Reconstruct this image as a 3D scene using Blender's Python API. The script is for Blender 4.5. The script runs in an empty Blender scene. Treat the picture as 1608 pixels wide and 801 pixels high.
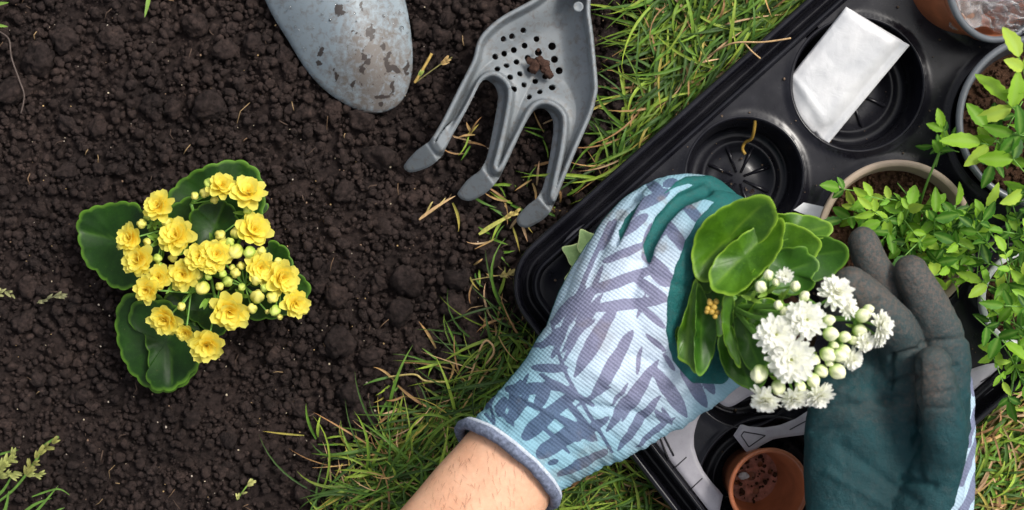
import bpy, bmesh, math, random
import numpy as np
from mathutils import Vector, Euler, Matrix

# ------------------------------------------------------------------ camera, sky, sun
# one modelling unit ("u") is 0.36 mm; the camera looks straight down at the ground
S = 0.00036
H = 2600.0
CX, CY = 804.0, 400.5
sc = bpy.context.scene
col = sc.collection
cam = bpy.data.cameras.new('camera')
camo = bpy.data.objects.new('camera', cam); col.objects.link(camo)
camo.location = (0, 0, H * S)
cam.sensor_width = 36; cam.lens = 36 * H / 1608.0
cam.clip_start = 0.01; cam.clip_end = 100
cam.dof.use_dof = True; cam.dof.focus_distance = (H - 130) * S; cam.dof.aperture_fstop = 9.0
sc.camera = camo
sc.view_settings.view_transform = 'Standard'
sc.view_settings.look = 'None'
sc.view_settings.exposure = 0.5
sc.view_settings.gamma = 1
SUN_EL, SUN_AZ = math.radians(52), math.radians(55)       # azimuth clockwise from +Y
world = bpy.data.worlds.new('World'); sc.world = world; world.use_nodes = True
wn = world.node_tree.nodes; wl = world.node_tree.links
sky = wn.new('ShaderNodeTexSky'); sky.sky_type = 'NISHITA'; sky.sun_disc = False
sky.sun_elevation = SUN_EL; sky.sun_rotation = SUN_AZ
sky.dust_density = 5; sky.air_density = 1.0
hs = wn.new('ShaderNodeHueSaturation'); hs.inputs['Saturation'].default_value = 0.32
wl.new(sky.outputs[0], hs.inputs['Color']); wl.new(hs.outputs[0], wn['Background'].inputs[0])
wn['Background'].inputs[1].default_value = 0.13
sl = bpy.data.lights.new('sun', 'SUN'); sl.energy = 1.8; sl.angle = math.radians(14); sl.color = (1, 0.95, 0.87)
so = bpy.data.objects.new('sun', sl); col.objects.link(so)
sd_ = Vector((math.sin(SUN_AZ) * math.cos(SUN_EL), math.cos(SUN_AZ) * math.cos(SUN_EL), math.sin(SUN_EL)))
so.rotation_euler = sd_.to_track_quat('Z', 'Y').to_euler(); so.location = sd_ * 3

rng = np.random.default_rng(7); random.seed(7)

# ------------------------------------------------------------------ helpers
def K(z): return (H - z) / H
def Wp(px, py, z):                       # photo pixel at height z (u) -> metres
    k = K(z)
    return np.array([(px - CX) * k * S, (CY - py) * k * S, z * S])
def Wa(P, z, z0=None):                   # array of pixels, per-point heights, one scale
    P = np.asarray(P, float); z = np.broadcast_to(z, len(P)).astype(float)
    k = K(z if z0 is None else z0)
    return np.stack([(P[:, 0] - CX) * k * S, (CY - P[:, 1]) * k * S, z * S], 1)

def hash2(ix, iy, seed):
    h = (ix.astype(np.int64) * 374761393 + iy.astype(np.int64) * 668265263 + seed * 1442695041) & 0x7fffffff
    h = ((h ^ (h >> 13)) * 1274126177) & 0x7fffffff
    return ((h ^ (h >> 16)) & 0xffff) / 65535.0
def vnoise(x, y, seed=0):
    x = np.asarray(x, float); y = np.asarray(y, float)
    ix = np.floor(x); iy = np.floor(y); fx = x - ix; fy = y - iy
    fx = fx * fx * (3 - 2 * fx); fy = fy * fy * (3 - 2 * fy)
    a = hash2(ix, iy, seed); b = hash2(ix + 1, iy, seed); c = hash2(ix, iy + 1, seed); d = hash2(ix + 1, iy + 1, seed)
    return (a * (1 - fx) + b * fx) * (1 - fy) + (c * (1 - fx) + d * fx) * fy
def fbm(x, y, o=4, seed=0):
    s = 0; a = 1; t = 0
    for i in range(o):
        s = s + a * vnoise(x * 2 ** i, y * 2 ** i, seed + i); t += a; a *= 0.5
    return s / t
def sstep(a, b, x):
    t = np.clip((x - a) / (b - a), 0, 1); return t * t * (3 - 2 * t)
def catmull(P, n=8, closed=False):
    P = np.asarray(P, float); m = len(P); out = []
    rngs = range(m) if closed else range(m - 1)
    for i in rngs:
        if closed: p0, p1, p2, p3 = P[(i - 1) % m], P[i], P[(i + 1) % m], P[(i + 2) % m]
        else: p0, p1, p2, p3 = P[max(i - 1, 0)], P[i], P[i + 1], P[min(i + 2, m - 1)]
        for k in range(n):
            t = k / n
            out.append(0.5 * ((2 * p1) + (-p0 + p2) * t + (2 * p0 - 5 * p1 + 4 * p2 - p3) * t * t + (-p0 + 3 * p1 - 3 * p2 + p3) * t ** 3))
    if not closed: out.append(P[-1])
    return np.array(out)
def resample(P, n, closed=False):
    P = np.asarray(P, float)
    if closed: P = np.vstack([P, P[:1]])
    d = np.r_[0, np.cumsum(np.linalg.norm(np.diff(P, axis=0), axis=1))]
    t = np.linspace(0, d[-1], n + 1)[:-1] if closed else np.linspace(0, d[-1], n)
    return np.stack([np.interp(t, d, P[:, i]) for i in range(P.shape[1])], 1)
def seg_dist(Q, A, B):
    AB = B - A; L = max((AB ** 2).sum(), 1e-9)
    t = np.clip(((Q - A) @ AB) / L, 0, 1)
    return np.linalg.norm(Q - A - t[:, None] * AB, axis=1), t
def poly_sd(Q, P):
    P = np.asarray(P, float); d = np.full(len(Q), 1e9); ins = np.zeros(len(Q), bool)
    n = len(P)
    for i in range(n):
        A, B = P[i], P[(i + 1) % n]
        d = np.minimum(d, seg_dist(Q, A, B)[0])
        c = (A[1] > Q[:, 1]) != (B[1] > Q[:, 1])
        if abs(B[1] - A[1]) > 1e-9:
            xi = (B[0] - A[0]) * (Q[:, 1] - A[1]) / (B[1] - A[1]) + A[0]
            ins ^= c & (Q[:, 0] < xi)
    return np.where(ins, -d, d)
def band_sd(Q, pts):                     # polyline with widths (x, y, w)
    pts = np.asarray(pts, float); d = np.full(len(Q), 1e9)
    for a, b in zip(pts[:-1], pts[1:]):
        dd, t = seg_dist(Q, a[:2], b[:2]); d = np.minimum(d, dd - (a[2] + (b[2] - a[2]) * t))
    return d

def set_props(o, label=None, cat=None, group=None, kind=None):
    if label: o['label'] = label
    if cat: o['category'] = cat
    if group: o['group'] = group
    if kind: o['kind'] = kind
    return o
def mk_mesh(name, V, F, mat=None, smooth=True, attrs=None, cols=None):
    """F: int array (n,3)/(n,4) or list of arrays of both kinds"""
    me = bpy.data.meshes.new(name)
    V = np.asarray(V, np.float32)
    Fs = [np.asarray(f, np.int32) for f in (F if isinstance(F, (list, tuple)) else [F]) if len(f)]
    idx = np.concatenate([f.ravel() for f in Fs])
    tot = np.concatenate([np.full(len(f), f.shape[1], np.int32) for f in Fs])
    st = np.r_[0, np.cumsum(tot)[:-1]].astype(np.int32)
    me.vertices.add(len(V)); me.vertices.foreach_set('co', V.ravel())
    me.loops.add(len(idx)); me.loops.foreach_set('vertex_index', idx)
    me.polygons.add(len(tot)); me.polygons.foreach_set('loop_start', st); me.polygons.foreach_set('loop_total', tot)
    me.polygons.foreach_set('use_smooth', np.full(len(tot), smooth))
    me.update(calc_edges=True)
    if attrs:
        for k, v in attrs.items():
            a = me.attributes.new(k, 'FLOAT', 'POINT'); a.data.foreach_set('value', np.asarray(v, np.float32))
    if cols is not None:
        a = me.attributes.new('tint', 'FLOAT_COLOR', 'POINT')
        c = np.asarray(cols, np.float32)
        if c.shape[1] == 3: c = np.c_[c, np.ones(len(c), np.float32)]
        a.data.foreach_set('color', c.ravel())
    if mat: me.materials.append(mat)
    me.validate()
    return me
def link(name, me, parent=None, loc=(0, 0, 0), rot=(0, 0, 0), scale=(1, 1, 1)):
    o = bpy.data.objects.new(name, me); col.objects.link(o)
    o.location = loc; o.rotation_euler = rot; o.scale = scale if hasattr(scale, '__len__') else (scale,) * 3
    if parent: o.parent = parent
    return o
class Thing:
    def __init__(s, name, label, cat, base, group=None, kind=None):
        s.o = bpy.data.objects.new(name, None); col.objects.link(s.o)
        s.o.empty_display_size = 0.01
        s.L = np.array(base, float); s.o.location = base
        set_props(s.o, label, cat, group, kind)
    def part(s, name, V, F, mat, smooth=True, attrs=None, cols=None, parent=None):
        return link(name, mk_mesh(name, np.asarray(V) - s.L, F, mat, smooth, attrs, cols), parent or s.o)
    def inst(s, name, me, loc, rot=(0, 0, 0), scale=1, parent=None):
        return link(name, me, parent or s.o, tuple(np.array(loc) - s.L), rot, scale)
def single(name, V, F, mat, label, cat, base=None, smooth=True, group=None, attrs=None, cols=None, kind=None):
    base = np.asarray(V).mean(0) if base is None else np.array(base)
    o = link(name, mk_mesh(name, np.asarray(V) - base, F, mat, smooth, attrs, cols), None, tuple(base))
    return set_props(o, label, cat, group, kind)

class MB:                                # collects pieces into one mesh
    def __init__(s): s.V = []; s.Q = []; s.T = []; s.C = []; s.n = 0
    def add(s, V, F, c=None):
        V = np.asarray(V, float); F = np.asarray(F, int)
        s.V.append(V)
        if len(F): (s.Q if F.shape[1] == 4 else s.T).append(F + s.n)
        if c is not None:
            c = np.asarray(c, float); s.C.append(np.broadcast_to(c, (len(V), 3)) if c.ndim == 1 else c)
        s.n += len(V); return s
    def get(s):
        F = []
        if s.Q: F.append(np.vstack(s.Q))
        if s.T: F.append(np.vstack(s.T))
        return np.vstack(s.V), F, (np.vstack(s.C) if s.C else None)

def ico(sub):
    bm = bmesh.new(); bmesh.ops.create_icosphere(bm, subdivisions=sub, radius=1)
    V = np.array([v.co[:] for v in bm.verts]); F = np.array([[v.index for v in f.verts] for f in bm.faces]); bm.free()
    return V, F
def lumpy(V, seed, amp=0.3, freqs=(1.5, 3, 6)):
    r = np.random.default_rng(seed); d = np.zeros(len(V))
    for k, f in enumerate(freqs):
        for j in range(4):
            w = r.normal(size=3); w /= np.linalg.norm(w)
            d += amp / (1.6 ** k) / 3 * np.sin(V @ w * f * 2 + r.uniform(0, 6.28)) * np.cos(V @ np.roll(w, 1) * f + r.uniform(0, 6))
    return V * (1 + d)[:, None] * r.uniform(0.8, 1.2, 3)
def rotm(r, n):                          # n random rotation matrices
    q = r.normal(size=(n, 4)); q /= np.linalg.norm(q, axis=1)[:, None]
    w, x, y, z = q.T
    return np.stack([1-2*(y*y+z*z), 2*(x*y-z*w), 2*(x*z+y*w), 2*(x*y+z*w), 1-2*(x*x+z*z), 2*(y*z-x*w), 2*(x*z-y*w), 2*(y*z+x*w), 1-2*(x*x+y*y)], 1).reshape(n, 3, 3)
def scatter(pos, rad, temps, r, flat=None, tint=None):
    """pos (n,3), rad (n,) in metres: one joined mesh out of lumpy templates"""
    mb = MB(); which = r.integers(0, len(temps), len(pos))
    for k, (V, F) in enumerate(temps):
        m = which == k; n = m.sum()
        if not n: continue
        R = rotm(r, n); X = np.einsum('nij,vj->nvi', R, V) * rad[m][:, None, None]
        if flat is not None: X[:, :, 2] *= flat
        X = X + pos[m][:, None, :]
        FF = (F[None] + (np.arange(n) * len(V))[:, None, None]).reshape(-1, F.shape[1])
        c = None
        if tint is not None: c = np.repeat(tint[m], len(V), 0)
        mb.add(X.reshape(-1, 3), FF, c)
    return mb.get()
def sheet(x0, x1, y0, y1, res, sdf):
    """grid over pixel coords kept inside sdf, rim snapped on the contour -> P, F"""
    xs = np.arange(x0, x1 + res, res); ys = np.arange(y0, y1 + res, res)
    X, Y = np.meshgrid(xs, ys); P = np.stack([X.ravel(), Y.ravel()], 1)
    sd = sdf(P); nx = len(xs); ny = len(ys)
    I = np.arange(nx * ny).reshape(ny, nx)
    Q = np.stack([I[1:, :-1], I[1:, 1:], I[:-1, 1:], I[:-1, :-1]], -1).reshape(-1, 4)
    s = sd[Q]; Q = Q[(s.min(1) < 0) & (s.max(1) < res * 1.45)]
    used = np.unique(Q); out = used[sd[used] > 0]
    e = res * 0.2
    for it in range(3):
        p = P[out]; s0 = sdf(p)
        gx = (sdf(p + [e, 0]) - sdf(p - [e, 0])) / (2 * e); gy = (sdf(p + [0, e]) - sdf(p - [0, e])) / (2 * e)
        g2 = np.maximum(gx * gx + gy * gy, 0.2)
        P[out] = p - np.stack([gx, gy], 1) * (s0 / g2)[:, None]
    m = np.full(nx * ny, -1); m[used] = np.arange(len(used))
    return P[used], m[Q]
def lathe(prof, n=48, a0=0, a1=2 * math.pi):
    """profile [(r, z)], outside in -> verts, quads around z"""
    prof = np.asarray(prof, float); full = abs(a1 - a0 - 2 * math.pi) < 1e-6
    th = np.linspace(a0, a1, n, endpoint=not full)
    V = np.stack([np.outer(prof[:, 0], np.cos(th)), np.outer(prof[:, 0], np.sin(th)), np.repeat(prof[:, 1][:, None], n, 1)], -1).reshape(-1, 3)
    F = []
    m = n if full else n - 1
    for i in range(len(prof) - 1):
        for j in range(m):
            k = (j + 1) % n; F.append((i * n + j, i * n + k, (i + 1) * n + k, (i + 1) * n + j))
    return V, np.array(F)
def tube(P, R, n=8, cap=True):
    P = np.asarray(P, float); R = np.broadcast_to(R, len(P)).astype(float)
    T = np.gradient(P, axis=0); T /= np.maximum(np.linalg.norm(T, axis=1), 1e-12)[:, None]
    up = np.array([0, 0, 1.0]) if abs(T[0][2]) < 0.9 else np.array([1.0, 0, 0])
    V = []
    N = np.cross(T[0], up); N /= np.linalg.norm(N)
    for i in range(len(P)):
        N = N - T[i] * (N @ T[i]); N /= np.linalg.norm(N); B = np.cross(T[i], N)
        for j in range(n):
            a = 2 * math.pi * j / n; V.append(P[i] + R[i] * (math.cos(a) * N + math.sin(a) * B))
    F = [(i * n + j, i * n + (j + 1) % n, (i + 1) * n + (j + 1) % n, (i + 1) * n + j) for i in range(len(P) - 1) for j in range(n)]
    if cap:
        V += [P[0], P[-1]]; a = len(V) - 2; b = a + 1; o = (len(P) - 1) * n
        F += [(a, (j + 1) % n, j, j) for j in range(n)]; F += [(b, o + j, o + (j + 1) % n, o + (j + 1) % n) for j in range(n)]
    F = np.array(F); tri = F[:, 2] == F[:, 3]
    Fq, Ft = F[~tri], F[tri][:, :3]
    return np.array(V), Fq, Ft
def add_tube(mb, P, R, n=6, c=None):
    V, Q, T = tube(P, R, n); k = mb.n
    mb.add(V, Q, c)
    if len(T): mb.T.append(T + k)

# ------------------------------------------------------------------ materials
class NT:
    def __init__(s, name):
        s.m = bpy.data.materials.new(name); s.m.use_nodes = True
        s.t = s.m.node_tree; s.n = s.t.nodes; s.b = s.n['Principled BSDF']
        s.tc = s.n.new('ShaderNodeTexCoord')
    def L(s, a, b): s.t.links.new(a, b)
    def noise(s, px, detail=4, rough=0.55, dist=0, coord=None):
        n = s.n.new('ShaderNodeTexNoise'); n.inputs['Scale'].default_value = 1 / (px * S)
        n.inputs['Detail'].default_value = detail; n.inputs['Roughness'].default_value = rough; n.inputs['Distortion'].default_value = dist
        s.L(coord or s.tc.outputs['Object'], n.inputs['Vector']); return n.outputs['Fac']
    def ramp(s, fac, stops, interp='LINEAR'):
        r = s.n.new('ShaderNodeValToRGB'); r.color_ramp.interpolation = interp
        el = r.color_ramp.elements
        while len(el) < len(stops): el.new(0.5)
        for e, (p, c) in zip(el, stops):
            e.position = p; e.color = (*(c if hasattr(c, '__len__') else (c, c, c)), 1)
        s.L(fac, r.inputs[0]); return r.outputs[0]
    def mix(s, f, a, b, mode='MIX'):
        m = s.n.new('ShaderNodeMix'); m.data_type = 'RGBA'; m.blend_type = mode
        for i, v in ((0, f), (6, a), (7, b)):
            if hasattr(v, 'is_linked'): s.L(v, m.inputs[i])
            else: m.inputs[i].default_value = v if i == 0 else (*v, 1)
        return m.outputs[2]
    def math(s, op, a, b=0.0, c=0.0):
        m = s.n.new('ShaderNodeMath'); m.operation = op
        for i, v in enumerate((a, b, c)):
            if hasattr(v, 'is_linked'): s.L(v, m.inputs[i])
            else: m.inputs[i].default_value = v
        return m.outputs[0]
    def attr(s, name, out='Fac'):
        a = s.n.new('ShaderNodeAttribute'); a.attribute_name = name; return a.outputs[out]
    def rnd(s):
        return s.n.new('ShaderNodeObjectInfo').outputs['Random']
    def bump(s, h, strength=0.3, px=1.0):
        b = s.n.new('ShaderNodeBump'); b.inputs['Strength'].default_value = strength; b.inputs['Distance'].default_value = px * S
        s.L(h, b.inputs['Height']); s.L(b.outputs[0], s.b.inputs['Normal']); return b
    def out(s, color=None, rough=0.6, spec=0.4, metal=0.0, trans=0.0):
        if color is not None:
            if hasattr(color, 'is_linked'): s.L(color, s.b.inputs['Base Color'])
            else: s.b.inputs['Base Color'].default_value = (*color, 1)
        if hasattr(rough, 'is_linked'): s.L(rough, s.b.inputs['Roughness'])
        else: s.b.inputs['Roughness'].default_value = rough
        s.b.inputs['Specular IOR Level'].default_value = spec
        s.b.inputs['Metallic'].default_value = metal
        if trans:
            tr = s.n.new('ShaderNodeBsdfTranslucent'); mx = s.n.new('ShaderNodeMixShader'); mx.inputs[0].default_value = trans
            if color is not None and hasattr(color, 'is_linked'): s.L(color, tr.inputs[0])
            elif color is not None: tr.inputs[0].default_value = (*color, 1)
            s.L(s.b.outputs[0], mx.inputs[1]); s.L(tr.outputs[0], mx.inputs[2]); s.L(mx.outputs[0], s.n['Material Output'].inputs[0])
        return s.m

def m_soil(name, a=(0.0095, 0.0074, 0.0070), b=(0.042, 0.0315, 0.0292), c=(0.088, 0.062, 0.049)):
    t = NT(name); geo = t.n.new('ShaderNodeNewGeometry').outputs['Position']
    n1 = t.noise(60, 5, coord=geo); n2 = t.noise(9, 4, 0.7, coord=geo); n3 = t.noise(220, 3, coord=geo)
    cc = t.ramp(n2, [(0.3, a), (0.62, b), (0.85, c)])
    cc = t.mix(0.6, cc, t.ramp(n1, [(0.3, (0.55, 0.55, 0.58)), (0.7, (1.25, 1.12, 1.05))]), 'MULTIPLY')
    cc = t.mix(0.8, cc, t.ramp(n3, [(0.35, (0.78, 0.76, 0.76)), (0.65, (1.3, 1.25, 1.22))]), 'MULTIPLY')
    cc = t.mix(0.35, cc, t.ramp(t.rnd(), [(0, (0.6, 0.6, 0.62)), (1, (1.25, 1.2, 1.15))]), 'MULTIPLY')
    t.bump(t.noise(3.6, 5, 0.8, coord=geo), 1.0, 3.4)
    return t.out(cc, 0.92, 0.15)
M_SOIL = m_soil('dark_soil')
M_POTSOIL = m_soil('potting_soil', (0.03, 0.015, 0.008), (0.085, 0.048, 0.03), (0.17, 0.09, 0.05))
def m_tint(name, rough=0.55, spec=0.3, trans=0.25, px=8, lo=0.75, hi=1.2, bump=0.0):
    t = NT(name); c = t.attr('tint', 'Color')
    c = t.mix(1.0, c, t.ramp(t.noise(px, 3), [(0.3, lo), (0.7, hi)]), 'MULTIPLY')
    if bump: t.bump(t.noise(px * 0.4, 3), bump, 1)
    return t.out(c, rough, spec, 0, trans)
M_GRASS = m_tint('grass_blades'); M_STRAW = m_tint('dry_straw', trans=0.1, px=5)
M_FLOWER = m_tint('petals', 0.6, 0.15, 0.52, 5, 0.95, 1.05)
M_BUD = m_tint('buds', 0.45, 0.35, 0.1, 4, 0.85, 1.1)

def m_leaf(name, dark, light, edge, rough=0.35, spec=0.45):
    t = NT(name); e = t.attr('edge')
    c = t.mix(t.ramp(t.noise(28, 4), [(0.3, 0.0), (0.75, 1.0)]), dark, light)
    c = t.mix(t.math('MULTIPLY', t.ramp(t.noise(3, 2), [(0.55, 0.0), (0.8, 1.0)]), 0.25), c, tuple(min(1, x * 2) for x in light))
    c = t.mix(t.math('MULTIPLY', t.attr('vein'), 0.35), c, edge)
    c = t.mix(t.math('MULTIPLY', t.ramp(e, [(0.90, 0.0), (0.985, 1.0)]), t.ramp(t.noise(18, 3), [(0.3, 0.45), (0.6, 1.0)])), c, edge)
    bl = t.ramp(t.noise(5, 3, 0.6), [(0.70, 0), (0.76, 1)]); c = t.mix(t.math('MULTIPLY', bl, 0.45), c, (0.12, 0.11, 0.04))
    t.bump(t.noise(7, 4), 0.25, 1.2)
    t.L(t.ramp(t.noise(20, 3), [(0.3, rough - 0.08), (0.7, rough + 0.15)]), t.b.inputs['Roughness'])
    return t.out(c, t.b.inputs['Roughness'].links[0].from_socket, spec, 0, 0.06)
M_LEAFY = m_leaf('dark_succulent_leaf', (0.006, 0.026, 0.003), (0.014, 0.052, 0.004), (0.09, 0.20, 0.018), 0.42, 0.22)
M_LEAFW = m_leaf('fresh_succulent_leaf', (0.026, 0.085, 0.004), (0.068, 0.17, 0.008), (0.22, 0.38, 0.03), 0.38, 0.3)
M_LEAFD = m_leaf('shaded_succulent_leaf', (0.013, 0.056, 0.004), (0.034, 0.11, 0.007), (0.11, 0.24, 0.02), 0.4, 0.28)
M_ECHEV = m_leaf('pale_succulent_leaf', (0.22, 0.36, 0.13), (0.36, 0.50, 0.22), (0.62, 0.70, 0.32), 0.55, 0.25)
def m_rose(name, a, b, c3):
    t = NT(name)
    c = t.ramp(t.rnd(), [(0, a), (0.6, b), (1, c3)])
    c = t.mix(0.7, c, t.ramp(t.noise(12, 3), [(0.3, 0.75), (0.7, 1.25)]), 'MULTIPLY')
    c = t.mix(t.math('MULTIPLY', t.attr('vein'), 0.4), c, (0.35, 0.55, 0.12))
    return t.out(c, 0.5, 0.22, 0, 0.38)
M_ROSE = m_rose('bush_leaf', (0.016, 0.075, 0.010), (0.07, 0.22, 0.016), (0.24, 0.46, 0.03))
M_ROSEY = m_rose('young_leaf', (0.20, 0.46, 0.04), (0.32, 0.55, 0.05), (0.45, 0.60, 0.08))
def m_plain(name, colr, rough=0.5, spec=0.4, px=30, lo=0.85, hi=1.15, bump=0.08, bpx=4, metal=0, trans=0):
    t = NT(name); c = t.mix(1.0, colr, t.ramp(t.noise(px, 5), [(0.3, lo), (0.7, hi)]), 'MULTIPLY')
    if bump: t.bump(t.noise(bpx, 4), bump, 1)
    return t.out(c, rough, spec, metal, trans)
M_STEM = m_plain('green_stem', (0.14, 0.30, 0.05))
M_WOODSTEM = m_plain('brown_stem', (0.16, 0.13, 0.05))
M_ROOT = m_plain('root_fibre', (0.09, 0.065, 0.05), 0.8)
def m_trayplastic():
    t = NT('black_tray_plastic'); n = t.noise(70, 6, 0.6)
    c = t.mix(t.ramp(n, [(0.35, 0.0), (0.8, 1.0)]), (0.005, 0.005, 0.008), (0.017, 0.017, 0.022))
    c = t.mix(t.math('MULTIPLY', t.ramp(t.noise(2.2, 3, 0.8), [(0.66, 0), (0.72, 1)]), 0.35), c, (0.16, 0.15, 0.15))
    t.bump(t.noise(14, 5), 0.18, 0.8)
    return t.out(c, t.ramp(n, [(0.3, 0.12), (0.7, 0.32)]), 0.28)
M_TRAY = m_trayplastic()
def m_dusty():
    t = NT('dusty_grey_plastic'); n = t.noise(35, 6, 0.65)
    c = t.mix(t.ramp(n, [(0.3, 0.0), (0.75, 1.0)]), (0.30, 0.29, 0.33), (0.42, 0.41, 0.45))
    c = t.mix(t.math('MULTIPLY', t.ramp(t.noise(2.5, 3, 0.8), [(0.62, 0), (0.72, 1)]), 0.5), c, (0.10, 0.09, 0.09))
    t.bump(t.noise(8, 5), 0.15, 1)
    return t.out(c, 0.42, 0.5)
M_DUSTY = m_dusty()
def m_tool(name, base, light):
    t = NT(name); n = t.noise(60, 5)
    c = t.mix(t.ramp(n, [(0.3, 0), (0.7, 1)]), base, light)
    d = t.attr('dirt'); n2 = t.noise(11, 6, 0.7, 0.4); n3 = t.noise(4, 4, 0.7)
    film = t.math('MULTIPLY', t.ramp(t.math('ADD', t.math('MULTIPLY', n2, 1.3), t.math('MULTIPLY', d, 0.30)), [(0.66, 0), (0.98, 1)]), 0.9)
    c = t.mix(film, c, (0.115, 0.095, 0.08))
    spots = t.ramp(t.math('ADD', t.noise(7, 4, 0.6), t.math('MULTIPLY', d, 0.16)), [(0.78, 0), (0.84, 1)])
    spots = t.math('MULTIPLY', spots, t.ramp(d, [(0.1, 0), (0.3, 1)]))
    c = t.mix(spots, c, (0.035, 0.024, 0.02))
    hard = t.ramp(t.math('ADD', t.math('MULTIPLY', t.attr('spot'), 0.9), t.math('MULTIPLY', t.noise(6, 5, 0.8), 0.9)), [(0.72, 0), (0.82, 1)])
    c = t.mix(t.math('MULTIPLY', hard, 0.96), c, (0.028, 0.020, 0.017))
    t.bump(t.math('ADD', t.noise(3, 4), t.math('MULTIPLY', hard, 1.5)), 0.12, 1)
    return t.out(c, t.ramp(n2, [(0.3, 0.42), (0.7, 0.6)]), 0.45)
M_TROWEL = m_tool('grey_blue_tool_plastic', (0.175, 0.215, 0.245), (0.225, 0.27, 0.30))
M_FORK = m_tool('grey_fork_plastic', (0.145, 0.165, 0.18), (0.195, 0.215, 0.23))
M_WATER = NT('water_drop'); M_WATER.b.inputs['Transmission Weight'].default_value = 1.0
M_WATER = M_WATER.out((1, 1, 1), 0.03, 0.5)
M_TERRA = m_plain('terracotta_plastic', (0.33, 0.105, 0.045), 0.42, 0.45, 40, 0.7, 1.2, 0.1, 5)
M_TERRADIRT = m_plain('dirty_terracotta', (0.42, 0.17, 0.12), 0.6, 0.3, 12, 0.35, 1.3, 0.3, 3)
M_BLACKPOT = m_plain('black_pot_plastic', (0.045, 0.045, 0.052), 0.35, 0.5, 40, 0.7, 1.4, 0.1, 5)
M_BEIGE = m_plain('beige_pot_plastic', (0.36, 0.28, 0.21), 0.5, 0.4, 50, 0.85, 1.1, 0.05, 5)
M_WHITEPOT = m_plain('white_pot_plastic', (0.70, 0.71, 0.72), 0.4, 0.4)
M_RIM = m_plain('dark_rim_plastic', (0.10, 0.11, 0.125), 0.32, 0.5)
M_FOIL = None
def m_foil():
    t = NT('white_foil_paper'); n = t.noise(70, 5, 0.6)
    c = t.mix(t.ramp(n, [(0.35, 0), (0.7, 1)]), (0.50, 0.51, 0.53), (0.66, 0.66, 0.67))
    g = t.ramp(t.noise(7, 6, 0.8), [(0.66, 0), (0.76, 1)])
    c = t.mix(t.math('MULTIPLY', t.math('MULTIPLY', g, t.attr('dirt')), 0.8), c, (0.20, 0.19, 0.19))
    t.bump(t.noise(22, 6, 0.6, 0.5), 0.5, 2.5)
    return t.out(c, 0.38, 0.5)
M_FOIL = m_foil()
def m_skin():
    t = NT('tanned_skin')
    c = t.mix(t.ramp(t.noise(70, 4), [(0.3, 0), (0.7, 1)]), (0.60, 0.315, 0.195), (0.70, 0.415, 0.275))
    c = t.mix(0.5, c, t.ramp(t.noise(7, 4, 0.7), [(0.3, 0.82), (0.7, 1.12)]), 'MULTIPLY')
    t.bump(t.noise(3.0, 5, 0.75), 0.16, 0.8)
    m = t.out(c, 0.5, 0.35)
    t.b.inputs['Subsurface Weight'].default_value = 0.15; t.b.inputs['Subsurface Radius'].default_value = (0.004, 0.0015, 0.0008)
    t.b.inputs['Subsurface Scale'].default_value = 0.5
    return m
M_SKIN = m_skin()
def m_knit():
    t = NT('printed_knit_fabric')
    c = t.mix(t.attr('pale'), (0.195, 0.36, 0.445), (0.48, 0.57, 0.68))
    c = t.mix(0.6, c, t.ramp(t.noise(55, 3), [(0.3, 0.85), (0.7, 1.12)]), 'MULTIPLY')
    n = t.noise(3.0, 4, 0.8)
    sdv = t.math('ADD', t.attr('print_edge'), t.math('MULTIPLY', t.math('SUBTRACT', n, 0.5), 2.2))
    mk = t.ramp(t.math('MULTIPLY_ADD', sdv, 0.25, 0.5), [(0.42, 1.0), (0.58, 0.0)])
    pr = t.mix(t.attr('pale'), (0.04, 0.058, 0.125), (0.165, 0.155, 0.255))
    pr = t.mix(0.8, pr, t.ramp(t.noise(2.2, 3, 0.8), [(0.35, 0.7), (0.7, 1.35)]), 'MULTIPLY')
    c = t.mix(t.math('MULTIPLY', mk, 0.85), c, pr)
    c = t.mix(t.attr('soil'), c, (0.20, 0.16, 0.13))
    # knit: fine ribs running along the hand
    mp = t.n.new('ShaderNodeMapping'); mp.inputs['Rotation'].default_value = (0, 0, math.radians(-52)); t.L(t.tc.outputs['Object'], mp.inputs[0])
    w = t.n.new('ShaderNodeTexWave'); w.inputs['Scale'].default_value = 0.31 / (4.6 * S); w.inputs['Distortion'].default_value = 0.6; w.bands_direction = 'X'
    w2 = t.n.new('ShaderNodeTexWave'); w2.inputs['Scale'].default_value = 0.31 / (4.0 * S); w2.inputs['Distortion'].default_value = 0.6; w2.bands_direction = 'Y'
    t.L(mp.outputs[0], w.inputs[0]); t.L(mp.outputs[0], w2.inputs[0])
    hgt = t.math('ADD', w.outputs['Fac'], t.math('MULTIPLY', w2.outputs['Fac'], 0.7))
    c = t.mix(0.35, c, t.ramp(t.math('MULTIPLY', hgt, 0.55), [(0.1, 0.90), (0.8, 1.06)]), 'MULTIPLY')
    t.bump(t.math('ADD', hgt, t.math('MULTIPLY', t.noise(16, 4), 3.0)), 0.5, 1.0)
    return t.out(c, 0.85, 0.15)
M_KNIT = m_knit()
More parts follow.
